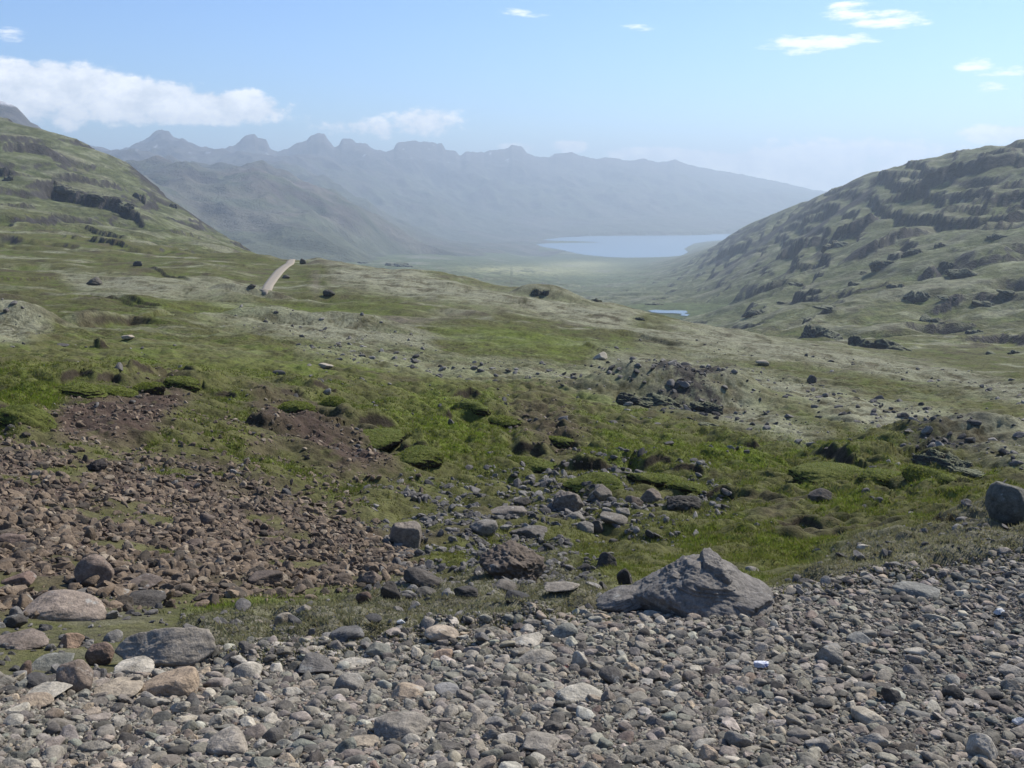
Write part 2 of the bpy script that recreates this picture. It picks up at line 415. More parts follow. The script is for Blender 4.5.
def hit(px, py, rmin=2.2):
    """first point of the finished ground seen at this photo position"""
    az, t = ray(px, py); az = float(az); t = float(t)
    fa = float(np.clip(np.interp(az, AZ, np.arange(NA)), 0, NA - 1.001)); ia = int(fa); fa -= ia
    col = (Z[ia] * (1 - fa) + Z[ia + 1] * fa) / RR
    ok = (col >= t) & (RR > rmin)
    k = int(np.argmax(ok)) if ok.any() else NR - 1
    if k > 0 and RR[k - 1] > rmin:
        c0, c1 = col[k - 1], col[k]
        f = (t - c0) / (c1 - c0) if c1 > c0 else 1
        r = RR[k - 1] + (RR[k] - RR[k - 1]) * min(max(f, 0), 1)
    else:
        r = RR[k]
    x, y = r * math.sin(az), r * math.cos(az)
    return x, y, float(ground_z(x, y))

# ------------------------------------------------------------------ ground albedo (what the cover is, per place)
def mixc(c, col, w):
    return c + (np.asarray(col)[None, None, :] - c) * np.clip(w, 0, 1)[..., None]
big = np.zeros_like(Z); mid = np.zeros_like(Z); fin = np.zeros_like(Z)
big = mnoise(X, Y, 6 + RG * 0.10, .6, 4, 0.6)
mid = mnoise(X + 50, Y, 0.9 + RG * 0.018, 1.0, 4, 0.65)
fin = mnoise(X + 9, Y, 0.16 + RG * 0.0045, 1.3, 3, 0.8)
# local convexity: dry tops go pale, hollows stay green
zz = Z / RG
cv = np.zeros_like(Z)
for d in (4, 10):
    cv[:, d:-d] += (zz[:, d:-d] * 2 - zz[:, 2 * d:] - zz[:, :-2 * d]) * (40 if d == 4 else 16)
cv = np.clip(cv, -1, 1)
slope = np.zeros_like(Z)
dr = np.gradient(Z, axis=1) / np.gradient(RG, axis=1)
da = np.gradient(Z, axis=0) / (RG * np.gradient(AA, axis=0))
slope = np.sqrt(dr * dr + da * da)

OLIVE = (0.098, 0.097, 0.036); GREEN = (0.083, 0.102, 0.023); BRIGHT = (0.110, 0.142, 0.021)
PALE = (0.225, 0.222, 0.148); BROWN = (0.078, 0.064, 0.038); SOIL = (0.076, 0.054, 0.041); PEAT = (0.045, 0.036, 0.024)
SCREE = (0.100, 0.074, 0.060); GRITC = (0.100, 0.092, 0.080); ROCK = (0.050, 0.046, 0.042); MAT = (0.145, 0.136, 0.096)
C = np.empty(Z.shape + (3,)); C[:] = OLIVE
C = mixc(C, GREEN, sstep(-0.1, 0.25, mid - 0.3 * cv) * 0.8)
C = mixc(C, PALE, sstep(0.02, 0.35, big + 0.25 * cv + 0.35 * mid) * 0.75 * sstep(40, 110, RG))
C = mixc(C, BROWN, sstep(0.12, 0.4, mnoise(X - 70, Y, 2 + RG * .03, 1.5, 3, .6)) * 0.75)
C = mixc(C, PALE, m_pale * sstep(-0.45, 0.12, mid * 0.9 + fin * 0.7 + 0.15) * 0.95)
C = mixc(C, BROWN, m_pale * sstep(0.05, 0.35, -mid + fin * 0.6) * 0.7)
C = mixc(C, BRIGHT, np.clip(m_brt + 0.6 * m_green * sstep(-0.2, 0.3, mid), 0, 1) * (0.65 + 0.5 * mid) * (1 - m_mat))
C = mixc(C, (.055, .050, .042), m_rub * sstep(-.15, .2, mid + .7 * fin))
C = mixc(C, (.085, .075, .048), m_left * .8 * sstep(-.3, .3, mid + .4 * fin))
C = mixc(C, MAT, m_left * .6 * sstep(.0, .3, -mid))
C = mixc(C, SOIL, np.maximum(m_soil, m_soil2 * 0.7) * sstep(-0.3, 0.05, mid + 0.25 * fin + 0.15))
gp = sstep(0.12, 0.3, fbm(X / 1.3 + 40, Y / 1.3, 3))
C = mixc(C, SCREE, m_scree * (1 - 0.75 * gp) * sstep(-0.5, -0.1, mid))
C = mixc(C, (.085, .074, .060), m_gully * sstep(-0.02, 0.22, mid + 0.2 * fin) * 0.75)
C = mixc(C, MAT, m_mat * sstep(-0.35, 0.0, mid + 0.3))
C = mixc(C, (.055, .050, .032), m_mat * sstep(.30, .12, t2) * .85)
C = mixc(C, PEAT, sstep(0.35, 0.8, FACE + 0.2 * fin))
# the far slopes
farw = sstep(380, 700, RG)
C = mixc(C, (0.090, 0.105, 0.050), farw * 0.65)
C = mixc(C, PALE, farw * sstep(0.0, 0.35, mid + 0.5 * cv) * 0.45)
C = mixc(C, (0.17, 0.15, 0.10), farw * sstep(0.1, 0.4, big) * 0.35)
steep = sstep(0.50, 0.78, slope + .12 * fin)
C = mixc(C, ROCK, steep * sstep(150, 300, RG))
C = mixc(C, ROCK, sstep(0.25, 0.7, ROCKF + 0.35 * fin + 0.1 * mid))
val = sstep(1300, 2200, RG) * (PX2 < 700) * sstep(-0.16, -0.12, -slope)
C = mixc(C, (0.100, 0.125, 0.060), val * 0.8)
C = mixc(C, (0.30, 0.30, 0.15), val * np.clip(blob(545, 271, 70, 5) + blob(585, 264, 34, 3) + 0.7 * blob(500, 270, 30, 3), 0, 1) * 0.9)
C = mixc(C, (0.24, 0.23, 0.19), val * sstep(0.2, 0.4, fbm(X / 160, Y / 420, 4)) * 0.5)
C = mixc(C, (0.075, 0.098, 0.036), (1 - sstep(0.7, 1.5, dpond)) * 0.8)
C = mixc(C, (0.155, 0.130, 0.105), np.clip(blob(385, 322, 60, 3.2) * 0.8 + blob(316, 284, 5, 14) * 0.55 + blob(470, 316, 60, 4) * 0.3, 0, 1) * (RG > 90) * (RG < 330))
C = mixc(C, GRITC, GRAV)
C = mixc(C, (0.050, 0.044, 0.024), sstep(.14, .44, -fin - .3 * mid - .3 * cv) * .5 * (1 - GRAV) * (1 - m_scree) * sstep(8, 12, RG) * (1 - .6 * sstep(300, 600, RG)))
C *= np.clip(1 + 0.30 * fin + 0.22 * mid, .35, 1.8)[..., None] * np.ones(3)
C = np.clip(C, 0.008, 0.6)

# ------------------------------------------------------------------ mesh helpers
def mesh_from(name, V, F, mat=None, smooth=True, col=None):
    """V (n,3), F (m,k) with constant k"""
    me = bpy.data.meshes.new(name)
    V = np.ascontiguousarray(V, np.float32); F = np.ascontiguousarray(F, np.int32)
    m, kk = F.shape
    me.vertices.add(len(V)); me.vertices.foreach_set('co', V.ravel())
    me.loops.add(m * kk); me.loops.foreach_set('vertex_index', F.ravel())
    me.polygons.add(m)
    me.polygons.foreach_set('loop_start', np.arange(0, m * kk, kk, dtype=np.int32))
    try: me.polygons.foreach_set('loop_total', np.full(m, kk, np.int32))
    except Exception: pass
    me.polygons.foreach_set('use_smooth', np.full(m, smooth, bool))
    if col is not None:
        a = me.color_attributes.new('cover', 'FLOAT_COLOR', 'POINT')
        a.data.foreach_set('color', np.concatenate([col, np.ones((len(col), 1))], 1).astype(np.float32).ravel())
    me.update(calc_edges=True)
    if mat: me.materials.append(mat)
    return me

def link(name, me, **props):
    o = bpy.data.objects.new(name, me); COL.objects.link(o)
    for k_, v_ in props.items(): o[k_] = v_
    return o

# ------------------------------------------------------------------ materials
def new_mat(name):
    m = bpy.data.materials.new(name); m.use_nodes = True
    nt = m.node_tree; nt.nodes.clear()
    out = nt.nodes.new('ShaderNodeOutputMaterial'); b = nt.nodes.new('ShaderNodeBsdfPrincipled')
    nt.links.new(b.outputs[0], out.inputs[0])
    b.inputs['Specular IOR Level'].default_value = 0.25
    return m, nt, b
def N(nt, t, **kw):
    n = nt.nodes.new(t)
    for k_, v_ in kw.items(): setattr(n, k_, v_)
    return n
def noise(nt, vec, scale, detail=4, rough_=0.6):
    n = N(nt, 'ShaderNodeTexNoise'); n.inputs['Scale'].default_value = scale; n.inputs['Detail'].default_value = detail; n.inputs['Roughness'].default_value = rough_
    nt.links.new(vec, n.inputs['Vector']); return n
def maprange(nt, v, a, b, c, d):
    n = N(nt, 'ShaderNodeMapRange'); nt.links.new(v, n.inputs[0])
    for i, q in enumerate((a, b, c, d)): n.inputs[1 + i].default_value = q
    return n.outputs[0]
def mul_color(nt, col, fac):
    n = N(nt, 'ShaderNodeVectorMath', operation='SCALE'); nt.links.new(col, n.inputs[0]); nt.links.new(fac, n.inputs['Scale']); return n.outputs[0]
def mixn(nt, f, a, b):
    n = N(nt, 'ShaderNodeMix', data_type='RGBA')
    if hasattr(f, 'is_linked') or hasattr(f, 'links'): nt.links.new(f, n.inputs[0])
    else: n.inputs[0].default_value = f
    for s, q in ((6, a), (7, b)):
        if isinstance(q, tuple): n.inputs[s].default_value = q + (1,)
        else: nt.links.new(q, n.inputs[s])
    return n.outputs[2]

def ground_material(name, s1, s2, s3, dist):
    m, nt, b = new_mat(name)
    g = N(nt, 'ShaderNodeNewGeometry'); a = N(nt, 'ShaderNodeVertexColor', layer_name='cover')
    n1 = noise(nt, g.outputs['Position'], s1, 5, 0.7); n2 = noise(nt, g.outputs['Position'], s2, 3, 0.6)
    f1 = maprange(nt, n1.outputs[0], 0.28, 0.72, 0.58, 1.42); f2 = maprange(nt, n2.outputs[0], 0.25, 0.75, 0.75, 1.25)
    mm = N(nt, 'ShaderNodeMath', operation='MULTIPLY'); nt.links.new(f1, mm.inputs[0]); nt.links.new(f2, mm.inputs[1])
    nt.links.new(mul_color(nt, a.outputs[0], mm.outputs[0]), b.inputs['Base Color'])
    b.inputs['Roughness'].default_value = 0.95; b.inputs['Specular IOR Level'].default_value = 0.1
    n3 = noise(nt, g.outputs['Position'], s3, 5, 0.75)
    bp = N(nt, 'ShaderNodeBump'); bp.inputs['Strength'].default_value = 0.9; bp.inputs['Distance'].default_value = dist
    nt.links.new(n3.outputs[0], bp.inputs['Height']); nt.links.new(bp.outputs[0], b.inputs['Normal'])
    return m
M_GROUND = ground_material('turf_and_soil', 9.0, 0.7, 6.0, 0.10)
M_MIDG = ground_material('moor_cover', 3.2, 0.5, 2.2, 0.4)
M_SLOPE = ground_material('slope_cover', 0.16, 0.03, 0.16, 3.0)
M_MOUNT = ground_material('mountain_cover', 0.012, 0.004, 0.012, 25.0)

# ------------------------------------------------------------------ write the terrain as its setting objects
idx = np.arange(NA * NR).reshape(NA, NR)
Q = np.stack([idx[:-1, :-1], idx[1:, :-1], idx[1:, 1:], idx[:-1, 1:]], -1)
fr_ = RG[:-1, :-1]; fa_ = AA[:-1, :-1]
lab = np.zeros(fr_.shape, int)
lab[fr_ > 70] = 1
left = (fr_ > 420) & (fa_ < R(-11.5)) & (fr_ < 2400)
rightb = np.interp(fa_, [R(4), R(9), R(12), R(17), R(22), R(28)], [900, 520, 420, 320, 300, 300])
right = (fa_ > R(5.5)) & (fr_ > rightb) & (fr_ < 4200)
valley = (fr_ > 420) & ~left & ~right
lab[left] = 2; lab[right] = 3; lab[valley] = 4
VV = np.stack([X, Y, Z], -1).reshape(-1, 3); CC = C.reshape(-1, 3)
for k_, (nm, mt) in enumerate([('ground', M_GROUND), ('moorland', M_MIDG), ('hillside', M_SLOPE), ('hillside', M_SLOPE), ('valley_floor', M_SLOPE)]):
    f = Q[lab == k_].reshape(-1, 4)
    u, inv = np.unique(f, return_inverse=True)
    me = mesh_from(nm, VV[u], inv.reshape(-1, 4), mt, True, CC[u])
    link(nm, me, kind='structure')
# the land behind and beside the viewer, coarse
aa = np.linspace(R(50), R(310), 120); rr_ = np.exp(np.linspace(math.log(1.2), math.log(6700), 90))
A2, R2 = np.meshgrid(aa, rr_, indexing='ij')
tE = base_t(np.full(rr_.shape, R(50)), rr_); tW = base_t(np.full(rr_.shape, R(-50)), rr_)
s_ = ((A2 - R(50)) / R(260)); s_ = s_ * s_ * (3 - 2 * s_)
Z2 = R2 * (tE[None] * (1 - s_) + tW[None] * s_) 
Z2 = np.where(R2 < 60, np.maximum(Z2, -1.62 - 0.02 * R2 - 3 * np.abs(1 - 2 * np.clip(s_, 0, 1)) ** 2 * R2 * .1), Z2)
Z2 = Z2 + fbm(R2 * np.sin(A2) / 60, R2 * np.cos(A2) / 60, 3) * R2 * 0.02 * sstep(10, 60, R2)
Z2[0] = R2[0] * tE; Z2[-1] = R2[-1] * tW
V2 = np.stack([R2 * np.sin(A2), R2 * np.cos(A2), Z2], -1).reshape(-1, 3)
i2 = np.arange(A2.size).reshape(A2.shape)
F2 = np.stack([i2[:-1, :-1], i2[1:, :-1], i2[1:, 1:], i2[:-1, 1:]], -1).reshape(-1, 4)
c2 = np.empty((A2.size, 3)); c2[:] = OLIVE
c2[(R2 < 9).ravel()] = GRITC
link('ground', mesh_from('ground', V2, F2, M_MIDG, True, c2), kind='structure')

# ------------------------------------------------------------------ the mountains across the fjord: lofted rings, photo skyline at their true distance
SKY = [(-300,118),(-100,135),(60,150),(100,154),(118,151),(130,147),(145,140),(153,136),(157,131),(163,130),(172,131),(176,136),(186,139),(200,145),(215,149.5),(228,147.5),(238,144),(243,138),(247,135),(257,134),(261,138),(268,140),(272,149),(278,151),(290,148),(300,142),(308,140),(313,135),(320,133),(326,133.5),(331,141),(336,147),(340,146),(343,139),(352,138.5),(358,142),(368,143),(372,147),(386,151),(394,149.5),(397,143),(404,141),(430,141),(438,143.5),(443,144),(446,150),(456,151),(460,155),(466,151),(480,152),(496,149.5),(508,148),(511,145),(522,146),(526,152),(534,156),(548,157),(556,153),(570,152),(584,156),(596,159),(606,157),(618,158),(630,161),(642,158),(655,162),(668,161),(674,158.5),(684,163),(700,167),(716,170),(735,173),(760,178),(790,184),(815,190),(870,196),(950,200),(1300,210)]
RINGS = [
 [(-300,1900,250),(120,1900,243),(250,1900,262),(350,2000,276),(450,2600,282),(520,4200,268),(600,6400,-352),(735,6600,-352),(1300,6600,-352)],
 [(-300,2700,190),(120,2700,205),(215,2800,225),(280,2700,238),(350,2700,255),(420,3000,266),(480,3900,258),(540,5600,-352),(735,6800,-352),(1300,6800,-352)],
 [(-300,3400,100),(-60,3400,110),(0,3400,115),(16,3400,118),(30,3400,123),(40,3400,130),(46,3400,138),(60,3400,150),(80,3400,166),(120,3400,175),(200,3500,186),(230,3500,180),(260,3500,179),(285,3500,184),(310,3500,194),(335,3500,207),(365,3500,226),(420,3900,248),(480,4800,248),(550,6200,-351),(735,6950,-351),(1300,6950,-351)],
 [(-300,4300,158),(120,4300,174),(215,4300,184),(260,4300,186),(300,4300,196),(340,4400,210),(400,4700,234),(450,5300,243),(500,6000,241.5),(560,6700,-350.5),(735,7050,-350.5),(1300,7050,-350)],
 [(-300,5600,150),(120,5600,164),(200,5600,172),(280,5600,178),(340,5700,192),(400,6000,214),(450,6400,229),(500,6700,234),(560,7000,235),(735,7250,234),(1300,7300,234)],
 [(-300,6500,140),(120,6500,158),(200,6500,164),(280,6600,168),(340,6800,176),(400,7100,193),(450,7300,204),(500,7500,213),(560,7900,216),(650,8300,216),(735,8800,218),(900,9200,220),(1300,9500,220)],
 [(-300,7300,130),(120,7300,155),(165,7300,148),(200,7300,156),(250,7400,152),(290,7500,158),(320,7500,152),(345,7700,160),(400,8000,168),(450,8300,178),(500,8600,184),(560,8900,188),(650,9300,190),(735,9900,198),(900,10800,208),(1300,11000,212)],
 None,
 [(-300,9500,160),(120,9500,180),(300,10000,190),(500,11500,190),(735,13500,205),(1300,14000,215)],
]
crest_r = [(-300,8000),(120,8000),(300,8200),(345,8500),(400,8800),(500,9500),(600,10200),(700,11200),(800,12300),(1300,12600)]
mpx = np.concatenate([np.linspace(-300, 60, 60, endpoint=False), np.arange(60, 900, 1.6), np.linspace(900, 1300, 40)])
maz = np.arctan((mpx - 512) / 1000 / 1.02)
ringR, ringZ = [], []
for ring in RINGS:
    if ring is None:
        rr_ = np.interp(mpx, [q[0] for q in crest_r], [q[1] for q in crest_r])
        yy_ = np.interp(mpx, [q[0] for q in SKY], [q[1] for q in SKY])
        jg = perlin(mpx / 5.3, mpx * 0 + 2.5) * 2.0 + perlin(mpx / 2.3, mpx * 0 + 7.5) * 1.3 - np.abs(perlin(mpx / 9, mpx * 0 + 4.5)) * 2
        yy_ = yy_ - jg * np.interp(mpx, [90, 150, 420, 560, 700, 900], [.2, .5, .5, .35, .2, .1])
        _, tt_ = ray(mpx, yy_); zz_ = rr_ * tt_
    else:
        rr_ = np.interp(mpx, [q[0] for q in ring], [q[1] for q in ring])
        z_l = []
        for (a, b, c) in ring:
            z_l.append(c if c < 0 else b * float(ray(a, c)[1]))
        zz_ = np.interp(mpx, [q[0] for q in ring], z_l)
    ringR.append(rr_); ringZ.append(zz_)
ringR = np.array(ringR).T; ringZ = np.array(ringZ).T
SUB = [22, 26, 24, 26, 26, 30, 34, 14]
Rm, Zm, Sm = [], [], []
for i, n in enumerate(SUB):
    for j in range(n):
        f = j / n
        Rm.append(ringR[:, i] * (1 - f) + ringR[:, i + 1] * f); Zm.append(ringZ[:, i] * (1 - f) + ringZ[:, i + 1] * f); Sm.append(i + f)
Rm.append(ringR[:, -1]); Zm.append(ringZ[:, -1]); Sm.append(8.0)
Rm = np.array(Rm).T; Zm = np.array(Zm).T; Sm = np.array(Sm)[None, :] * np.ones_like(Zm)
AM = maz[:, None] * np.ones_like(Rm)
XM = Rm * np.sin(AM); YM = Rm * np.cos(AM)
rid = 0
for o, (l, a) in enumerate([(1100, 150), (520, 95), (240, 50), (110, 22)]):
    rid = rid + a * (0.30 - np.abs(perlin(XM / l + o * 5, YM / l * 0.8 + o)) )
cw = (1 - np.exp(-((Sm - 7.0) / 0.5) ** 2)) * sstep(0.0, 1.0, Sm) * np.clip((Zm - SEA) / 250, 0, 1)
Zm = Zm + rid * cw
Zm = Zm + np.exp(-((Sm - 7.0) / 0.35) ** 2) * 8 * fbm(XM / 100, YM / 100, 4, .65)
_pxm, _pym, _ = project(XM, YM, np.full_like(Zm, SEA))
Zm = np.where(inpoly(_pxm, _pym, FJORD) & (Zm < SEA + 60), SEA - 3, Zm)
sl = np.abs(np.gradient(Zm, axis=1) / (np.gradient(Rm, axis=1) + 1e-6))
cm = np.empty(Zm.shape + (3,)); cm[:] = (0.080, 0.088, 0.058)
nb = fbm(XM / 700, YM / 500, 4); n2_ = fbm(XM / 160, YM / 120, 4)
cm = mixc(cm, (0.105, 0.10, 0.078), sstep(-0.1, 0.3, nb + .5 * n2_))
cm = mixc(cm, (0.085, 0.075, 0.070), sstep(-50, 250, Zm + 200 * n2_))
cm = mixc(cm, (0.06, 0.055, 0.052), sstep(0.35, 0.6, sl + 0.15 * n2_))
cm = mixc(cm, (0.15, 0.12, 0.11), np.exp(-(((AM - R(-12)) / 0.07) ** 2 + ((Sm - 1.9) / 0.5) ** 2)) * 0.7 * sstep(-.2, .2, n2_))
cm = mixc(cm, (0.07, 0.06, 0.055), np.exp(-(((AM - R(-12.5)) / 0.07) ** 2 + ((Sm - 1.75) / 0.16) ** 2)) * sstep(-.25, .1, n2_))
cm = mixc(cm, (0.75, 0.76, 0.78), (0.6 * sstep(0.46, 0.55, fbm(XM / 80 + 3, YM / 130, 3)) * sstep(120, 260, Zm)))
cm = np.clip(cm, .01, .8)
iM = np.arange(Zm.size).reshape(Zm.shape)
FM = np.stack([iM[:-1, :-1], iM[1:, :-1], iM[1:, 1:], iM[:-1, 1:]], -1).reshape(-1, 4)
link('mountains', mesh_from('mountains', np.stack([XM, YM, Zm], -1).reshape(-1, 3), FM, M_MOUNT, True, cm.reshape(-1, 3)), kind='structure')
# the cloud-capped shoulder above the left slope
# ------------------------------------------------------------------ water
def water_mat(name, col, ripple, bump):
    m, nt, b = new_mat(name)
    b.inputs['Base Color'].default_value = col + (1,); b.inputs['Roughness'].default_value = 0.25; b.inputs['IOR'].default_value = 1.33
    b.inputs['Specular IOR Level'].default_value = 0.5
    g = N(nt, 'ShaderNodeNewGeometry'); n = noise(nt, g.outputs['Position'], ripple, 3, .6)
    bp = N(nt, 'ShaderNodeBump'); bp.inputs['Strength'].default_value = 1.0; bp.inputs['Distance'].default_value = bump
    nt.links.new(n.outputs[0], bp.inputs['Height']); nt.links.new(bp.outputs[0], b.inputs['Normal'])
    return m
M_WATER = water_mat('sea_water', (0.20, 0.29, 0.36), 0.05, 6.0)
M_POND = water_mat('pond_water', (0.14, 0.18, 0.20), 1.5, 0.03)

def sheet(name, pts, z, mat, jag=0.0):
    P = []
    n = len(pts)
    for i in range(n):
        (x0, y0), (x1, y1) = pts[i], pts[(i + 1) % n]
        m_ = max(1, int(abs(x1 - x0) + 3 * abs(y1 - y0)) // 6)
        for j in range(m_):
            f = j / m_
            px_ = x0 + (x1 - x0) * f; py_ = y0 + (y1 - y0) * f + jag * float(perlin(np.array([px_ / 9.0 + i]), np.array([f * 3.1]))[0])
            a, t = ray(px_, py_); r_ = z / float(t)
            P.append((r_ * math.sin(a), r_ * math.cos(a), z))
    me = bpy.data.meshes.new(name); me.from_pydata(P, [], [list(range(len(P)))[::-1]]); me.materials.append(mat)
    if me.polygons[0].normal.z < 0: me.flip_normals()
    return link(name, me, kind='structure')
sheet('fjord', FJORD, SEA + 0.6, M_WATER, 0.5)
sheet('river', [(628,258.5),(632,260.5),(630,263.5),(640,266.5),(646,268.4),(640,270),(649,270.4),(652,268.2),(640,263.5),(640,261),(638,258.5)], SEA + 0.9, M_WATER, 0.1)
def sheet_flat(name, pts, zc, mat):
    P = []
    for (a_, b_) in pts:
        a, t = ray(a_, b_); r_ = zc / float(t); P.append((r_ * math.sin(a), r_ * math.cos(a), zc))
    me = bpy.data.meshes.new(name); me.from_pydata(P, [], [list(range(len(P)))[::-1]]); me.materials.append(mat)
    if me.polygons[0].normal.z < 0: me.flip_normals()
    return link(name, me, kind='structure')
sheet_flat('pond', [(648,310.4),(655,309.8),(668,310.4),(676,310.2),(686,310.6),(688,312.4),(684,313.4),(690,314.6),(687,316),(680,315.4),(682,313.8),(672,313.2),(660,313),(652,312.2)], pond_z + 0.5, M_POND)

# ------------------------------------------------------------------ road: a ribbon laid on the moor
M_ROAD, nt, b = new_mat('gravel_road')
g = N(nt, 'ShaderNodeNewGeometry'); n = noise(nt, g.outputs['Position'], 0.9, 5, .7)
nt.links.new(mixn(nt, n.outputs[0], (0.20, 0.17, 0.13), (0.32, 0.28, 0.22)), b.inputs['Base Color']); b.inputs['Roughness'].default_value = 0.95
def ribbon(name, path, widths, mat, lift):
    pts = [np.array(hit(a, b_, 90)) for (a, b_) in path]
    P, Wd = [], []
    for i in range(len(pts) - 1):
        for j in range(14):
            f = j / 14; P.append(pts[i] * (1 - f) + pts[i + 1] * f); Wd.append(widths[i] * (1 - f) + widths[i + 1] * f)
    P.append(pts[-1]); Wd.append(widths[-1])
    P = np.array(P)
    for _ in range(10): P[1:-1] = (P[:-2] + 2 * P[1:-1] + P[2:]) / 4
    T = np.gradient(P, axis=0); T[:, 2] = 0; T /= np.linalg.norm(T, axis=1)[:, None]
    S = np.stack([T[:, 1], -T[:, 0], 0 * T[:, 0]], 1)
    V, F = [], []
    for i in range(len(P)):
        for s in (-1.15, -1, -0.4, 0, 0.4, 1, 1.15):
            q = P[i] + S[i] * s * Wd[i] / 2
            gz = float(ground_z(P[i][0], P[i][1]))
            V.append((q[0], q[1], gz + lift * min(1, (i + 1) / 14, (len(P) - i) / 10) - (.35 if i < 3 else 0) + 0.05 * (1 - s * s) - (0.5 if abs(s) > 1.05 else 0)))
    for i in range(len(P) - 1):
        for s in range(6):
            a_ = i * 7 + s; F.append((a_, a_ + 1, a_ + 8, a_ + 7))
    return link(name, mesh_from(name, np.array(V), np.array(F), mat), kind='structure')
ribbon('road', ROADP, [1.2, 1.5, 1.9, 2.1, 2.3, 2.3, 2.3, 2.3], M_ROAD, 0.12)

# ------------------------------------------------------------------ rock shapes
def icosphere(n):
    t = (1 + 5 ** .5) / 2
    v = [(-1,t,0),(1,t,0),(-1,-t,0),(1,-t,0),(0,-1,t),(0,1,t),(0,-1,-t),(0,1,-t),(t,0,-1),(t,0,1),(-t,0,-1),(-t,0,1)]
    f = [(0,11,5),(0,5,1),(0,1,7),(0,7,10),(0,10,11),(1,5,9),(5,11,4),(11,10,2),(10,7,6),(7,1,8),(3,9,4),(3,4,2),(3,2,6),(3,6,8),(3,8,9),(4,9,5),(2,4,11),(6,2,10),(8,6,7),(9,8,1)]
    v = [np.array(q) / np.linalg.norm(q) for q in v]
    for _ in range(n):
        c = {}; nf = []
        def m(a, b):
            k_ = (min(a, b), max(a, b))
            if k_ not in c:
                q = v[a] + v[b]; v.append(q / np.linalg.norm(q)); c[k_] = len(v) - 1
            return c[k_]
        for (a, b, d) in f:
            x, y, z = m(a, b), m(b, d), m(d, a)
            nf += [(a, x, z), (b, y, x), (d, z, y), (x, y, z)]
        f = nf
    return np.array(v), np.array(f)
ICO = {n: icosphere(n) for n in (1, 2, 3, 4, 5, 6)}
def noise3(P, s, seed):
    return (perlin(P[:, 0] * s + seed, P[:, 1] * s + P[:, 2] * s * .7 + seed * 1.7) + perlin(P[:, 1] * s - seed, P[:, 2] * s + P[:, 0] * s * .6 + seed) + perlin(P[:, 2] * s + 3 * seed, P[:, 0] * s - P[:, 1] * s * .5)) / 3
def rock_verts(level, seed, p=10, planes=13, rough_=0.05, craggy=0.0):
    rg = np.random.default_rng(seed)
    D, F = ICO[level]
    nrm = rg.normal(size=(planes, 3)); nrm /= np.linalg.norm(nrm, axis=1)[:, None]
    h = rg.uniform(0.62, 1.0, planes)
    d = np.clip(D @ nrm.T, 0, None) / h
    rad = (np.sum(d ** p, axis=1) + (1 / 1.25) ** p) ** (-1.0 / p)
    V = D * rad[:, None]
    dis = rough_ * (noise3(D, 2.1, seed * .37) * 1.6 + noise3(D, 5.3, seed * .71) + 0.5 * noise3(D, 12, seed * .13))
    if craggy: dis = dis + craggy * (np.abs(noise3(D, 3.2, seed * .3)) * -2 + np.abs(noise3(D, 8.0, seed * .5)) * -1.2 + 0.5)
    V = V * (1 + dis)[:, None]
    V -= (V.max(0) + V.min(0)) / 2
    V /= (V.max(0) - V.min(0)) / 2
    return V, F                                               # fills the cube -1..1

def rock_mat(name, island=False):
    m, nt, b = new_mat(name)
    tc = N(nt, 'ShaderNodeTexCoord'); g = N(nt, 'ShaderNodeNewGeometry')
    if island:
        a = N(nt, 'ShaderNodeVertexColor', layer_name='cover'); base = a.outputs[0]; vec = g.outputs['Position']; sc_ = 26
    else:
        oi = N(nt, 'ShaderNodeObjectInfo'); base = oi.outputs['Color']; vec = g.outputs['Position']; sc_ = 14
    n1 = noise(nt, vec, sc_, 6, .72); n2 = noise(nt, vec, sc_ * 5, 3, .7)
    f1 = maprange(nt, n1.outputs[0], .28, .72, .48, 1.52); f2 = maprange(nt, n2.outputs[0], .3, .7, .82, 1.18)
    mm = N(nt, 'ShaderNodeMath', operation='MULTIPLY'); nt.links.new(f1, mm.inputs[0]); nt.links.new(f2, mm.inputs[1])
    c = mul_color(nt, base, mm.outputs[0])
    if not island:                                            # pale lichen crusts, dark pits
        n3 = noise(nt, vec, 5, 8, .72)
        lich = maprange(nt, n3.outputs[0], .60, .66, 0, .55)
        c = mixn(nt, lich, c, (.40, .40, .36))
        n4 = noise(nt, vec, 9, 6, .7)
        c = mixn(nt, maprange(nt, n4.outputs[0], .60, .70, 0, .6), c, (.05, .045, .04))
    nt.links.new(c, b.inputs['Base Color'])
    b.inputs['Roughness'].default_value = .88; b.inputs['Specular IOR Level'].default_value = .2
    bp = N(nt, 'ShaderNodeBump'); bp.inputs['Strength'].default_value = .7; bp.inputs['Distance'].default_value = .02 if island else .04
    nt.links.new(n1.outputs[0], bp.inputs['Height']); nt.links.new(bp.outputs[0], b.inputs['Normal'])
    return m
M_ROCK = rock_mat('weathered_rock'); M_GRAVEL = rock_mat('gravel_stones', True)

# dark lava outcrop with pale moss where it lies flat
M_LAVA, nt, b = new_mat('lava_rock_with_moss')
g = N(nt, 'ShaderNodeNewGeometry'); sep = N(nt, 'ShaderNodeSeparateXYZ'); nt.links.new(g.outputs['Normal'], sep.inputs[0])
n1 = noise(nt, g.outputs['Position'], .6, 6, .75)
ad = N(nt, 'ShaderNodeMath', operation='ADD'); nt.links.new(sep.outputs[2], ad.inputs[0]); nt.links.new(maprange(nt, n1.outputs[0], .3, .7, -.25, .25), ad.inputs[1])
top = maprange(nt, ad.outputs[0], .50, .78, 0, 1)
rockc = mixn(nt, n1.outputs[0], (.025, .024, .022), (.10, .092, .08))
nt.links.new(mixn(nt, top, rockc, (.13, .135, .08)), b.inputs['Base Color']); b.inputs['Roughness'].default_value = .95
bp = N(nt, 'ShaderNodeBump'); bp.inputs['Strength'].default_value = 1; bp.inputs['Distance'].default_value = .5
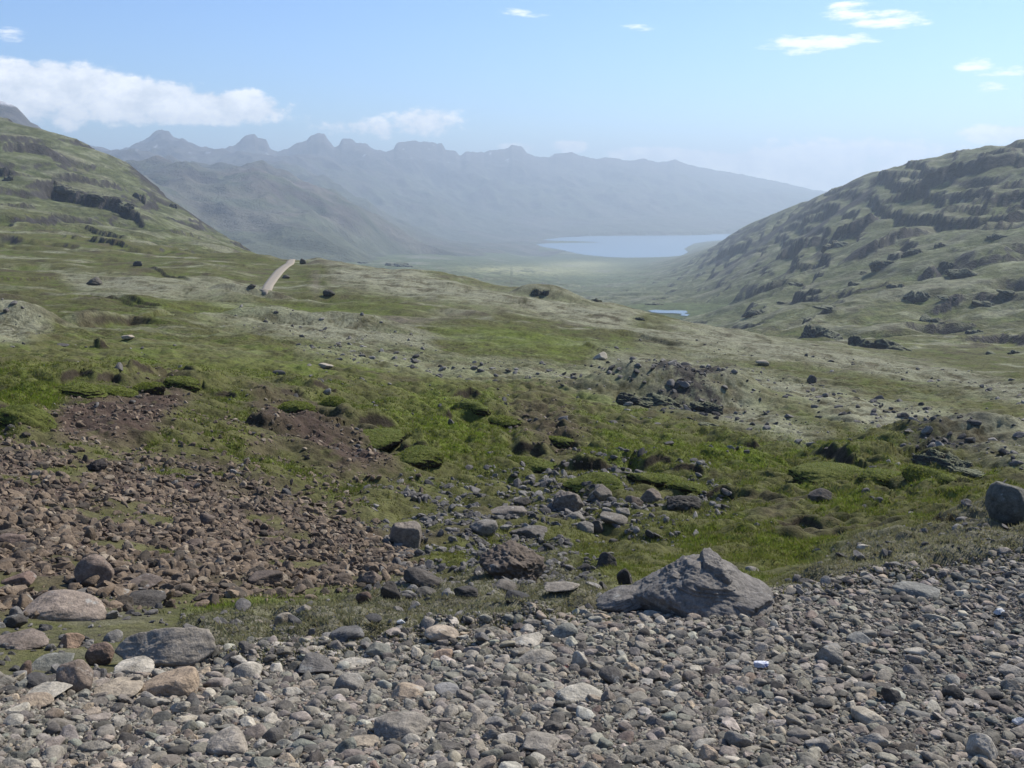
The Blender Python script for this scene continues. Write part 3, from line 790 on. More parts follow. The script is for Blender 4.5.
nt.links.new(n1.outputs[0], bp.inputs['Height']); nt.links.new(bp.outputs[0], b.inputs['Normal'])

KINDS_P = {'round': dict(p=7, planes=12, rough_=.035), 'block': dict(p=26, planes=10, rough_=.05), 'slab': dict(p=16, planes=11, rough_=.05), 'shard': dict(p=34, planes=8, rough_=.04), 'turf': dict(p=4, planes=9, rough_=.075), 'crag': dict(p=14, planes=16, rough_=.10, craggy=.12)}
G_ = (.250,.240,.220); D_ = (.085,.080,.075); T_ = (.335,.280,.220); B_ = (.165,.125,.105); P_ = (.400,.380,.335); GG = (.190,.195,.175)
seedc = [100]
def tagged(o, label, cat, group=None):
    o['label'] = label; o['category'] = cat
    if group: o['group'] = group
def put_rock(name, px, py, w, h, color, kind, label, cat, rot=None, level=None, depth=None, sink=.24, group=None, mat=None, rmin=2.2, tilt=None):
    """one rock centred at the photo position, w x h pixels, standing on the ground there"""
    seedc[0] += 1
    x, y, z = hit(px, min(py + h * .38, 767 + h), rmin)
    _, _, d = project(np.array(x), np.array(y), np.array(z)); d = float(d)
    W = w * d / 1000; H = h * d / 1000
    view = math.atan2(-z, math.hypot(x, y))
    dp = depth if depth else .8
    Dp = max(W * dp, H * .7)
    # apparent height mixes real height and depth when looked down on
    Hr = max(H * .55, (H - Dp * math.sin(view) * .55) / max(math.cos(view), .3)) 
    if level is None: level = 5 if w > 44 else (4 if w > 16 else 3)
    if mat is None or W < 1.2 or kind == 'turf':
        V, F = rock_verts(level, seedc[0], **KINDS_P[kind])
    else:
        rg = np.random.default_rng(seedc[0]); Vs, Fs, off = [], [], 0
        for q_ in range(7):
            v, f = rock_verts(level - 1, seedc[0] * 13 + q_, p=22, planes=12, rough_=.08, craggy=.16)
            sc3 = np.array([rg.uniform(.22, .5), rg.uniform(.3, .6), rg.uniform(.3, .75)])
            if q_ == 0: sc3 = np.array([.62, .6, .6])
            v = v * sc3 + np.array([rg.uniform(-1, 1) * (1 - sc3[0]), rg.uniform(-.6, .6) * (1 - sc3[1]), -1 + sc3[2] + rg.uniform(0, .25)])
            Vs.append(v); Fs.append(f + off); off += len(v)
        V = np.concatenate(Vs); F = np.concatenate(Fs)
    Hf = Hr / (1 - sink)
    a = rot if rot is not None else random.uniform(-.35, .35)
    V = V * np.array([W / 2, Dp / 2, Hf / 2])
    me = mesh_from(name, V, F, mat or M_ROCK, True)
    o = link(name, me)
    az = math.atan2(x, y)
    # push back by half the depth so its front foot is where the photo has it
    x2 = x + math.sin(az) * Dp * .28; y2 = y + math.cos(az) * Dp * .28
    zg = min(float(ground_z(x2, y2)), z + Dp * .3)
    o.location = (x2, y2, max(zg, z - .1 * H) - Hf * sink + Hf / 2)
    tl = tilt if tilt is not None else random.uniform(-.14, .14)
    o.rotation_euler = (random.uniform(-.12, .12), tl, -az + a)
    o.color = (color[0] * .92, color[1] * .87, color[2] * .79, 1)
    tagged(o, label, cat, group)
    return o, (x2, y2), max(W, Dp) / 2
ROCKS = []
def bl(px, py, w, h, c, kind, label, **kw):
    o, xy, rad = put_rock('boulder', px, py, w, h, c, kind, label, 'boulder', **kw); ROCKS.append((xy[0], xy[1], rad)); return o
def st(px, py, w, h, c, kind, label, **kw):
    o, xy, rad = put_rock('stone', px, py, w, h, c, kind, label, 'stone', **kw); ROCKS.append((xy[0], xy[1], rad)); return o

# --- left foreground
bl(65,605,80,38,(.30,.255,.22),'round','broad domed grey boulder with a pinkish fractured side below the brown scree')
bl(167,648,98,50,(.265,.245,.215),'slab','large lichen-crusted grey boulder right behind the smooth tan dome', depth=.6)
bl(169,683,60,32,(.335,.27,.205),'round','smooth tan dome of a boulder, like an egg buried in the gravel', depth=.8, sink=.35, tilt=0)
bl(77,680,36,36,(.20,.165,.14),'block','upright brown wedge rock with a dark left face, left of the smooth tan dome', depth=.6, sink=.12)
bl(101,655,28,26,(.21,.16,.135),'block','reddish brown block leaning against the large lichen-crusted boulder', depth=.6)
bl(55,664,42,18,GG,'slab','low greenish grey stone with a hollow dark side, lying on grass by the brown wedge')
st(26,669,13,17,B_,'block','small upright dark red stone standing on grass at the far left')
st(46,694,50,18,P_,'slab','low pale grey slab in front of the brown wedge rock', depth=.9)
st(34,702,38,18,T_,'round','rounded pinkish tan stone beside the low pale slab')
st(120,690,50,20,(.33,.29,.235),'slab','flat tan slab lying just left of the smooth tan dome', depth=1)
st(134,668,40,18,P_,'slab','pale cracked slab wedged under the large lichen-crusted boulder')
bl(147,599,38,17,D_,'slab','black slab with a ragged top on moss right of the domed grey boulder')
bl(20,640,56,22,(.20,.17,.15),'slab','dark-cornered brown rock half cut by the left edge of the picture')
st(16,622,22,16,D_,'block','small black rock below the domed grey boulder')
bl(96,572,36,34,(.22,.18,.155),'block','reddish slab leaning steeply in the scree above the domed grey boulder', depth=.5)
bl(140,584,44,12,(.15,.125,.11),'slab','thin dark plate of rock lying flat at the foot of the scree')
st(71,641,26,18,(.30,.22,.165),'block','rust-tinged tan stone on grass between the two large left boulders')
bl(229,743,48,30,(.30,.275,.24),'round','large smooth grey cobble at the bottom left of the gravel', depth=1)
st(247,671,32,20,P_,'round','pale rounded cobble near the grass edge, right of the lichen-crusted boulder')
bl(317,667,38,22,(.15,.145,.14),'block','dark angular rock tipped over on the gravel rim')
st(349,683,32,20,G_,'round','blunt grey stone touching the dark tipped-over rock')
st(358,663,38,12,P_,'slab','pale flat stone on the gravel rim by the moss')
st(379,651,28,15,GG,'block','grey stone split into bands, tilted on the moss edge')
st(406,692,38,20,T_,'slab','tan half-buried stone with a dark underside in mid gravel')
bl(403,727,58,32,(.24,.225,.20),'slab','wide grey block sunk in the gravel, lower centre left', depth=1, sink=.35)
st(363,742,34,15,(.31,.275,.225),'slab','flat tan stone left of the wide sunken grey block', depth=1)
st(273,737,22,18,(.12,.115,.11),'round','dark rounded stone right of the large smooth cobble')
st(293,692,20,13,P_,'round','small pale cobble with a chipped corner on loose grit')
bl(346,635,36,17,(.13,.13,.13),'slab','dark grey boulder half wrapped in grey moss')
bl(441,634,36,19,(.38,.33,.27),'block','pale tan boulder sitting on the moss mat')
st(443,655,24,13,(.33,.25,.19),'round','pinkish tan stone just below the pale tan boulder')
# --- centre
bl(536,658,40,18,(.27,.255,.225),'slab','flat-topped grey boulder at the grass edge, dark on its left side')
st(580,661,16,19,P_,'round','upright pale cobble right of the flat-topped grey boulder')
st(566,668,12,5,(.30,.09,.06),'slab','small brick-red stone, the only red one in the gravel')
bl(611,677,26,20,(.11,.105,.10),'round','dark rounded boulder with a lit right side in the middle of the gravel')
bl(579,693,48,22,(.40,.385,.34),'slab','pale pitted block in the centre of the gravel', depth=1)
st(447,691,28,13,(.25,.25,.25),'round','bluish grey oval stone in mid gravel')
st(565,632,28,17,(.24,.245,.22),'round','greenish grey egg-shaped stone where grass meets gravel')
st(527,642,38,12,P_,'slab','long pale stone cracked across, on the grass edge')
st(541,743,44,26,(.255,.24,.215),'slab','broad flat grey-brown stone at the bottom centre', depth=1.1)
st(508,741,24,13,P_,'slab','pale stone touching the broad flat one at the bottom centre')
st(496,722,26,15,(.23,.225,.215),'round','grey cobble with a smooth rounded back, lower centre')
st(486,704,30,12,G_,'slab','low grey slab above the rounded cobble, lower centre')
bl(698,609,25,19,(.41,.39,.335),'round','pale egg-like cobble at the foot of the large peaked boulder', rmin=4)
bl(829,656,30,22,(.26,.25,.225),'block','angular grey block with a dark left face on the right-hand gravel')
bl(868,717,34,18,(.40,.37,.31),'round','oval cream cobble in the lower right gravel')
bl(871,740,34,20,(.30,.29,.265),'slab','grey boulder with a flat sloping top below the oval cream cobble')
bl(980,749,30,30,(.36,.345,.31),'slab','pale leaning slab in the bottom right corner', depth=1)
st(917,652,26,13,P_,'round','light grey domed cobble on the right-hand gravel')
st(862,639,30,13,(.24,.245,.235),'slab','bluish grey flat stone above the angular grey block')
st(954,693,24,17,(.07,.068,.065),'round','blackest round stone of the right-hand gravel')
st(892,697,22,19,(.085,.08,.075),'block','black blocky stone left of the blackest round one')
st(993,694,24,13,(.09,.088,.085),'round','black low stone near the right edge')
st(708,756,20,19,T_,'round','tan round cobble at the bottom, right of centre')
st(738,740,28,22,(.25,.24,.22),'slab','grey stone tilted to the right behind the tan round cobble')
st(919,714,28,12,(.20,.20,.19),'slab','flat grey stone with a dark shaded edge right of the oval cream cobble')
bl(917,591,48,15,(.20,.205,.195),'slab','long smooth dark grey slab on the moss rim at right')
st(1010,672,26,14,G_,'slab','grey slab at the right edge of the gravel')
st(818,745,26,16,G_,'slab','flat square grey stone in the lower right gravel')
bl(1009,508,48,42,(.135,.138,.125),'shard','big dark grey boulder cut by the right edge, standing on the moss rim', depth=.8, sink=.12, tilt=-.1, rmin=7)
st(864,554,16,11,P_,'block','small whitish rock on the green flat beyond the right-hand gravel', rmin=11)
st(820,495,24,14,(.11,.10,.09),'block','lone dark rock with a sunlit corner in front of the long turf bank', rmin=11)
st(752,570,16,9,G_,'round','grey stone on grass right of the large peaked boulder', rmin=11)
# --- gully
for (q) in [
 (406,537,32,26,(.25,.225,.20),'block','blocky grey boulder standing at the right end of the scree'),
 (506,511,42,15,(.215,.195,.175),'slab','long flat-topped boulder on the green slope at the head of the gully'),
 (484,529,28,15,G_,'slab','grey flat boulder below the long flat-topped one'),
 (531,532,36,13,(.165,.155,.145),'slab','low dark boulder like a loaf in the gully'),
 (510,566,68,42,(.16,.135,.115),'crag','rough craggy brown boulder, the largest in the grassy gully'),
 (425,577,42,19,(.12,.11,.10),'slab','overhanging boulder with a dark hollow front at the foot of the scree'),
 (393,594,21,19,(.105,.098,.09),'block','dark pointed rock on grass below the scree'),
 (371,580,22,17,(.21,.175,.15),'block','brown angular rock beside the dark pointed one'),
 (428,592,27,11,(.125,.12,.11),'slab','pair-like dark low rock behind the moss mat'),
 (466,592,26,11,(.09,.085,.08),'slab','black low rock just behind the moss mat'),
 (506,587,29,15,(.20,.185,.165),'slab','grey slab resting against the craggy brown boulder'),
 (517,605,27,13,(.085,.085,.085),'slab','blackish rock poking out of the moss mat'),
 (364,598,16,13,B_,'block','small brown rock at the grassy foot of the scree'),
 (523,503,19,10,D_,'block','small black rock above the low loaf-like boulder'),
 (566,501,36,22,(.225,.205,.185),'crag','jumbled grey boulder at the top of the gully'),
 (562,589,36,8,(.28,.26,.23),'slab','thin pale stone lying flat across the far edge of the moss mat'),
 (600,496,24,17,(.235,.215,.19),'block','square grey boulder below the turf bank at the gully head'),
 (650,497,22,15,(.215,.185,.16),'block','brownish boulder left of the black one under the turf bank'),
 (684,503,35,17,(.075,.072,.066),'crag','black rounded boulder below the turf bank, right end of the gully'),
 (634,503,20,13,(.18,.15,.13),'block','dark red-brown rock between the square grey and brownish boulders'),
 (575,516,20,9,G_,'slab','flat grey stone in front of the jumbled grey boulder'),
 (597,527,13,13,(.12,.11,.10),'slab','dark stone standing on edge in the stony part of the gully'),
 (613,520,30,11,(.22,.205,.18),'slab','wide grey rock in the middle of the stony part of the gully'),
 (585,527,18,11,G_,'round','round grey rock left of the stone standing on edge'),
 (607,560,20,15,(.09,.085,.08),'block','dark squat rock on the grass left of the large peaked boulder'),
 (625,577,18,18,(.075,.07,.066),'block','black tooth-shaped rock just behind the large peaked boulder'),
 (585,567,14,8,D_,'slab','small black stone on bright grass in the gully'),
 (623,512,16,9,G_,'block','grey stone beyond the wide grey rock of the gully'),
 (603,480,12,9,(.27,.25,.22),'block','pale block at the very foot of the turf bank'),
 (265,578,36,17,(.15,.125,.11),'block','dark-fronted brown boulder at the lower edge of the scree'),
 (97,467,23,12,(.055,.05,.05),'crag','near-black rock at the top of the scree'),
 (206,520,22,15,(.17,.14,.12),'block','brown boulder casting a dark shadow in the middle of the scree'),
 (20,580,34,16,(.23,.17,.145),'slab','pinkish flat slab at the far left of the scree'),
 (12,540,26,13,(.21,.165,.145),'slab','mauve-brown slab at the left edge of the scree'),
 (193,545,20,12,(.19,.155,.135),'block','brown block in the lower scree'),
 (285,620,20,15,(.36,.33,.28),'block','pale pointed stone standing in grass beyond the moss mat'),
 (257,631,14,9,(.30,.27,.23),'slab','pale small slab lying in bright grass beyond the gravel'),
 (305,628,17,10,(.27,.25,.22),'slab','grey stone right of the pale pointed one in the grass'),
 ]:
    bl(*q[:4], tuple(.82 * c for c in q[4]), *q[5:], rmin=7, sink=.36)
# --- far single rocks
for q in [(812,380,11,8,(.13,.12,.11),'block','lone dark boulder on the brown moor far beyond the turf bank'),
 (128,338,13,5,(.36,.32,.27),'slab','pale pinkish slab alone on the far green at left'),
 (326,366,15,6,(.36,.33,.28),'slab','pale flat rock on the moor above the turf banks'),
 (329,294,12,7,(.06,.058,.05),'crag','dark rock beside the old track right of the road'),
 (303,262,7,6,(.09,.085,.075),'crag','dark knob of rock where the road goes over the rise'),
 (252,287,9,4,(.08,.075,.065),'crag','dark rock just left of the near end of the road'),
 (286,277,9,4,(.09,.085,.075),'crag','small dark rock right beside the road'),
 (138,264,10,5,(.08,.075,.07),'crag','dark rock on the moor well left of the road'),
 (95,282,16,8,(.10,.095,.085),'crag','dark broken rock on a pale swell at left'),
 (762,363,14,6,(.30,.28,.23),'block','pale rock on the far side of the stony knoll'),
 (600,357,14,9,(.36,.34,.29),'block','whitish pointed rock near the far turf edge'),
 ]:
    bl(*q, rmin=20)

# --- the large peaked boulder: fused angular masses in one mesh, a slab on the left stepping over a hollow
def split_boulder():
    x0, y0, z0 = hit(690, 619, 4)
    d = float(project(np.array(x0), np.array(y0), np.array(z0))[2]); az = math.atan2(x0, y0); k = d / 1000
    Vs, Fs, off = [], [], 0
    D, F = ICO[6]
    # main wedge: flat fracture planes (normal, distance in photo pixels from its middle)
    planes = [((-.62, .05, .78), 30), ((-.52, -.40, .75), 33), ((.58, -.1, .81), 36), ((.45, -.62, .64), 38), ((.05, .1, 1), 35), ((.2, -.9, .38), 38), ((-.52, -.80, -.30), 43), ((-.80, -.45, -.40), 70),
              ((0, 1, .25), 44), ((-1, 0, 0), 98), ((1, 0, .15), 84), ((0, 0, -1), 40), ((-.35, .75, .55), 44), ((.75, -.5, .3), 68), ((0.1,-.75,.66), 37)]
    rad = np.zeros(len(D))
    for n_, h_ in planes:
        n_ = np.array(n_); n_ = n_ / np.linalg.norm(n_)
        rad += (np.clip(D @ n_, 0, None) / h_) ** 26
    V = D * (rad ** (-1 / 26.0))[:, None] * k
    V[:, 2] *= .82; V[:, 0] *= .96; V += np.array([0, .34, 20 * k])
    def crack(V):
        n_ = V - np.array([0, .34, .15]); n_ = n_ / (np.linalg.norm(n_, axis=1)[:, None] + 1e-6)
        led = noise3(V * np.array([1, 1, 2.2]), 3.4, 9.1) * 4
        return V + n_ * (.05 * noise3(V, 2.6, 2.3) + .05 * ((np.floor(led) + sstep(.75, 1, led % 1)) / 4) + .035 * (.2 - np.abs(noise3(V, 7, 5.1))) + .022 * (.2 - np.abs(noise3(V, 17, 6.1))) + .010 * noise3(V, 40, 1.1))[:, None]
    V = crack(V); Vs.append(V); Fs.append(F); off = len(V)
    for (px, py, w, h, dp, tl, back, p, sd_) in [(712, 564, 34, 38, .30, .08, .10, 30, 915), (680, 572, 54, 30, .36, -.3, .06, 24, 916), (742, 601, 62, 34, .44, .22, .04, 20, 934), (626, 606, 74, 24, .36, -.42, .10, 26, 912), (716, 604, 46, 26, .4, .1, -.12, 22, 918)]:
        V, F = rock_verts(5, sd_, p=p, planes=13, rough_=.05, craggy=.05)
        V = V * np.array([w * k / 2, dp / 2, h * k / 2 * .95])
        c, s_ = math.cos(tl), math.sin(tl)
        V = np.stack([V[:, 0] * c + V[:, 2] * s_, V[:, 1], -V[:, 0] * s_ + V[:, 2] * c], 1)
        V += np.array([(px - 690) * k, .28 + back, (620 - py) * k * .82 - .05])
        Vs.append(crack(V)); Fs.append(F + off); off += len(V)
    o = link('boulder', mesh_from('boulder', np.concatenate(Vs), np.concatenate(Fs), M_ROCK, True)); o.location = (x0, y0, z0 - .06); o.rotation_euler = (0, 0, -az); o.color = (.165, .150, .130, 1)
    tagged(o, 'largest grey boulder, a broad peaked wedge rising from the edge of the gravel', 'boulder')
    for dx in (-.45, -.15, .15, .45): ROCKS.append((x0 + dx * math.cos(az), y0 + .35 - dx * math.sin(az), .3))
split_boulder()

# --- lava outcrops on the right-hand slope and the near knolls
OUT = [(822,326,54,17,'long black lava outcrop with a moss-topped rim, left of the two biggest below the slope'),(880,344,74,21,'widest black lava outcrop at the foot of the right-hand slope'),
 (757,311,30,13,'dark outcrop far left on the valley edge below the slope'),(832,307,42,7,'thin dark ledge above the moss-topped lava outcrop'),(917,298,27,25,'tall dark outcrop beside the small green meadow on the slope'),
 (928,317,34,22,'dark pyramid outcrop under the tall one by the green meadow'),(855,283,20,9,'small black outcrop above the green meadow'),(884,262,36,18,'dark jagged outcrop high above the green meadow'),
 (912,250,30,18,'dark outcrop on the upper slope, joined by a scree streak'),(943,244,20,10,'small dark outcrop on the upper right slope'),(972,271,52,17,'long broken outcrop across the upper right slope'),
 (948,298,24,7,'low dark ledge right of the tall outcrop'),(990,304,36,9,'long low ledge on the right slope'),(975,330,22,11,'dark outcrop alone on the green lower right slope'),(1017,351,20,8,'dark ledge at the right edge of the slope'),
 (992,367,22,9,'dark rough outcrop at the near foot of the right slope'),(1006,295,20,5,'thin ledge close to the right edge'),(836,243,38,18,'hazy dark cliff on the middle slope'),(945,266,18,14,'dark knob left of the long broken outcrop'),
 (895,284,22,12,'dark outcrop just above the tall one'),(783,302,16,6,'small dark ledge low on the hazy slope'),(798,284,22,8,'dark ledge midway up the hazy slope'),(1000,236,26,8,'dark ledge high on the slope near the right edge'),
 (862,272,14,7,'little black outcrop left of the jagged one')]
for (px, py, w, h, lb) in OUT:
    put_rock('lava_outcrop', px, py, w, (min(h * .8, 13) if w < 50 or px > 900 else h * 1.7), D_, 'crag', lb, 'rock outcrop', level=5 if w > 25 else 4, depth=.9, sink=.42, rmin=250, mat=M_LAVA, tilt=.08)
for (px, py, w, h, lb) in [(706,404,46,24,'dark craggy outcrop on top of the stony knoll across the gully'),(656,398,88,22,'dark rubble outcrop along the front of the stony knoll'),(710,424,36,7,'low dark outcrop at the right foot of the stony knoll'),
   (938,455,76,30,'dark craggy outcrop on the mossy knoll at right'),(970,473,46,10,'low dark ledge below the mossy right-hand knoll')]:
    put_rock('lava_outcrop', px, py, w, h, D_, 'crag', lb, 'rock outcrop', level=5, depth=.6, sink=.38, rmin=20, mat=M_LAVA, tilt=.12)
for (px, py, w, h, lb) in [(541,293,22,8,'dark rocky knob on the skyline of the moor above the valley'),(398,264,34,7,'low broken crag on the crest right of the road'),(640,318,18,6,'dark rock at the end of the moor above the pond'),(598,300,16,5,'small crag on the moor crest above the valley'),(365,262,20,4,'low dark ledge on the moor crest nearest the road'),(655,303,26,5,'dark hummock of rock beside the pond'),
  (72,191,36,8,'upper end of the dark cliff band across the left hill'),(104,200,32,9,'middle of the dark cliff band across the left hill'),(128,208,24,9,'lower end of the dark cliff band across the left hill'),(139,194,18,15,'dark cliff above the lower end of the cliff band on the left hill'),(8,178,14,8,'dark knob of rock at the left edge on the hill'),(172,205,12,6,'dark rock on the skyline of the left hill')]:
    put_rock('lava_outcrop', px, py, w, h, D_, 'crag', lb, 'rock outcrop', level=4, depth=.5, sink=.35, rmin=150, mat=M_LAVA, tilt=.12)

HUM = []
# --- undercut turf hummocks along the eroded edges
M_TURF, nt, b = new_mat('turf_over_peat')
g = N(nt, 'ShaderNodeNewGeometry'); sep = N(nt, 'ShaderNodeSeparateXYZ'); nt.links.new(g.outputs['Normal'], sep.inputs[0])
n1 = noise(nt, g.outputs['Position'], 7, 6, .75); n2 = noise(nt, g.outputs['Position'], 1.3, 3, .6); n3 = noise(nt, g.outputs['Position'], 22, 3, .7)
ad = N(nt, 'ShaderNodeMath', operation='ADD'); nt.links.new(sep.outputs[2], ad.inputs[0]); nt.links.new(maprange(nt, n1.outputs[0], .3, .7, -.3, .3), ad.inputs[1])
cg = mixn(nt, maprange(nt, n2.outputs[0], .35, .65, 0, 1), (.090, .108, .025), (.128, .138, .038))
cg = mul_color(nt, cg, maprange(nt, n3.outputs[0], .3, .7, .6, 1.4))
nt.links.new(mixn(nt, maprange(nt, ad.outputs[0], .12, .42, 0, 1), (.040, .032, .022), cg), b.inputs['Base Color']); b.inputs['Roughness'].default_value = .95; b.inputs['Specular IOR Level'].default_value = .1
bp = N(nt, 'ShaderNodeBump'); bp.inputs['Strength'].default_value = 1; bp.inputs['Distance'].default_value = .12
nt.links.new(n1.outputs[0], bp.inputs['Height']); nt.links.new(bp.outputs[0], b.inputs['Normal'])
for (px, py, w, h, lb) in [
 (14,414,62,30,'large grassy turf hummock with a black undercut at the far left edge'),(78,387,42,14,'long grassy hummock with dark overhang at the top left of the bare red soil'),(112,391,36,12,'grassy hummock just right of the long one above the red soil'),
 (148,389,24,11,'round tufted hummock above the middle of the left red soil patch'),(182,382,30,11,'dark-fronted hummock at the upper right end of the left red soil'),
 (296,406,32,13,'dark mossy hummock above the second red soil patch'),(332,402,24,13,'small rough hummock right of the dark mossy one'),
 (376,436,50,18,'broad turf lobe with deep black undercut above the second red soil patch'),(416,458,44,18,'sloping turf edge running down right from the broad lobe'),
 (470,404,32,11,'low dark hummock on the upper middle green slope'),(530,462,40,15,'hummock with dark front on the middle green slope'),(557,441,26,13,'small hummock above the one with a dark front on the middle slope'),
 (594,479,48,17,'turf bank with black undercut left of the gully head'),(655,479,44,15,'rounded turf bank with black hollow above the gully boulders'),(690,489,40,12,'turf bank lip right of the rounded one above the gully boulders'),
 (832,471,66,19,'longest turf bank with a black undercut on the right-hand green'),(886,478,48,13,'turf bank continuing right of the longest one'),(930,472,40,12,'turf lip beneath the rocky knoll at right'),
 (505,425,26,10,'low hummock in the centre of the green slope')]:
    o, _, _ = put_rock('turf_hummock', px, py, w * 1.35, h * .95, G_, 'turf', lb, 'hummock', level=5, depth=.75, sink=.62, rmin=12, mat=M_TURF, tilt=.05)
    HUM.append(o)

# ------------------------------------------------------------------ the gravel: individual stones, then the mass of the rest
TONES = [((.250,.238,.212), .40), ((.180,.172,.154), .22), ((.095,.092,.086), .10), ((.315,.285,.24), .10), ((.39,.375,.335), .11), ((.20,.165,.14), .02), ((.205,.21,.19), .05)]
tw = np.array([t[1] for t in TONES]); tw /= tw.sum(); tcol = np.array([t[0] for t in TONES])
def tones(n, shift=1.0):
    c = tcol[rng.choice(len(TONES), n, p=tw)] * rng.uniform(.78, 1.22, (n, 1)) * rng.uniform(.96, 1.04, (n, 3))
    return np.clip(c * shift * np.array([.88, .825, .745]), .02, .55)
edge_r = lambda az: np.interp(az, _gea, _ger)
def visible_px(x, y):
    px, py, d = project(x, y, ground_z(x, y)); return px, py, d
grid = {}
CELL = .16
def free(x, y, rad, f=.8):
    cx, cy = int(x // CELL), int(y // CELL); n = int(rad * 2 // CELL) + 2
    for i in range(cx - n, cx + n + 1):
        for j in range(cy - n, cy + n + 1):
            for (a, b_, c) in grid.get((i, j), ()):
                if (a - x) ** 2 + (b_ - y) ** 2 < (f * (c + rad)) ** 2: return False
    return True
def occupy(x, y, rad): grid.setdefault((int(x // CELL), int(y // CELL)), []).append((x, y, rad))
for (x, y, rad) in ROCKS:
    if math.hypot(x, y) < 12: occupy(x, y, rad * .95)
# prototypes
PROTO = {}
for i in range(16): PROTO['r', i] = i
def stone_proto(level, i):
    kd = ('slab', 'block', 'round', 'shard', 'slab', 'block')[i % 6]
    return rock_verts(level, 300 + i, **KINDS_P[kd])
P3 = [stone_proto(4, i) for i in range(20)]; P2 = [stone_proto(2, i) for i in range(24)]; P1 = [stone_proto(1, i) for i in range(24)]
SM = [mesh_from('stone', V, F, M_ROCK, True) for (V, F) in P3]
def sample_gravel(n, spill=.25):
    az = rng.uniform(R(-33), R(33), n); e = edge_r(az)
    r = np.sqrt(rng.uniform(0, 1, n) * ((e + spill) ** 2 - 2.7 ** 2) + 2.7 ** 2)
    return r * np.sin(az), r * np.cos(az)
# counted stones: about 190, largest first
cls = [('grey weathered stone lying among the roadside gravel', (.245,.232,.208)), ('dark grey stone lying among the roadside gravel', (.11,.105,.10)), ('pale grey stone lying among the roadside gravel', (.385,.365,.32)),
       ('tan stone lying among the roadside gravel', (.325,.275,.215)), ('greenish grey stone lying among the roadside gravel', (.20,.212,.19))]
nst = 0; sizes = np.sort(rng.uniform(0, 1, 400) ** 2.2)[::-1]
xs, ys = sample_gravel(9000, .1)
pz, py_, pd = visible_px(xs, ys)
ok_i = [i for i in range(len(xs)) if -5 < pz[i] < 1030 and py_[i] < 772]
ptr = 0
NSTONE = 175
while nst < NSTONE and ptr < len(ok_i):
    i = ok_i[ptr]; ptr += 1
    dia = .050 + .070 * sizes[min(nst * 2, 399)] 
    if dia / pd[i] * 1000 < 12: continue
    if not free(xs[i], ys[i], dia / 2, .95): continue
    occupy(xs[i], ys[i], dia / 2)
    k_ = int(rng.choice(5, p=[.42, .14, .16, .16, .12]))
    o = link('stone', SM[nst % len(SM)])
    sx, sy, sz = dia / 2 * rng.uniform(.9, 1.3), dia / 2 * rng.uniform(.65, .95), dia / 2 * rng.uniform(.38, .62)
    o.scale = (sx, sy, sz)
    o.location = (xs[i], ys[i], float(ground_z(xs[i], ys[i])) + sz * .55)
    o.rotation_euler = (rng.normal(0, .22), rng.normal(0, .22) , rng.uniform(0, 6.28))
    c = np.array(cls[k_][1]) * rng.uniform(.75, 1.08) * np.array([1.04, .98, .87])
    o.color = (c[0], c[1], c[2], 1)
    tagged(o, cls[k_][0], 'stone', 'stones of the roadside gravel')
    nst += 1

def merged(name, P, x, y, z, S, rots, cols, mat, smooth=True, **props):
    """many small stones in ONE object (stuff): P prototypes, S (n,3) half sizes, rots (n,3)"""
    n = len(x); which = rng.integers(0, len(P), n)
    Vs, Fs, Cs, Sm_, off = [], [], [], [], 0
    for k_ in range(len(P)):
        s = np.where(which == k_)[0]
        if len(s) == 0: continue
        V, F = P[k_]
        v = V[None] * S[s][:, None, :]
        ca, sa = np.cos(rots[s, 0])[:, None], np.sin(rots[s, 0])[:, None]
        v = np.stack([v[..., 0], v[..., 1] * ca - v[..., 2] * sa, v[..., 1] * sa + v[..., 2] * ca], -1)
        ca, sa = np.cos(rots[s, 1])[:, None], np.sin(rots[s, 1])[:, None]
        v = np.stack([v[..., 0] * ca + v[..., 2] * sa, v[..., 1], -v[..., 0] * sa + v[..., 2] * ca], -1)
        ca, sa = np.cos(rots[s, 2])[:, None], np.sin(rots[s, 2])[:, None]
        v = np.stack([v[..., 0] * ca - v[..., 1] * sa, v[..., 0] * sa + v[..., 1] * ca, v[..., 2]], -1)
        v += np.stack([x[s], y[s], z[s]], -1)[:, None, :]
        m_ = len(V)
        f = F[None] + (np.arange(len(s)) * m_)[:, None, None] + off
        Vs.append(v.reshape(-1, 3)); Fs.append(f.reshape(-1, 3)); Cs.append(np.repeat(cols[s], m_, axis=0)); Sm_.append(np.full(len(s) * len(F), smooth and k_ % 6 in (0, 2, 4))); off += len(s) * m_
    me = mesh_from(name, np.concatenate(Vs), np.concatenate(Fs), mat, smooth, np.concatenate(Cs))
    me.polygons.foreach_set('use_smooth', np.concatenate(Sm_))
    return link(name, me, **props)

# medium stones by dart throwing, then fines anywhere
mx, my, md = [], [], []
xs, ys = sample_gravel(42000, .35)
dd = np.sort(.019 + .080 * rng.uniform(0, 1, 42000) ** 4.5)[::-1]
perm = rng.permutation(42000); xs, ys = xs[perm], ys[perm]
for i in range(42000):
    rad = dd[i] / 2
    if free(xs[i], ys[i], rad, .78):
        occupy(xs[i], ys[i], rad); mx.append(xs[i]); my.append(ys[i]); md.append(dd[i])
mx, my, md = map(np.array, (mx, my, md)); n = len(mx)
S = md[:, None] / 2 * np.stack([rng.uniform(.9, 1.35, n), rng.uniform(.65, 1.0, n), rng.uniform(.32, .68, n)], 1)
rots = np.stack([rng.normal(0, .3, n), rng.normal(0, .3, n), rng.uniform(0, 6.28, n)], 1)
merged('gravel', P2, mx, my, ground_z(mx, my) + S[:, 2] * .45, S, rots, tones(n), M_GRAVEL, True, kind='stuff')
n = 95000
fx, fy = sample_gravel(n, .4)
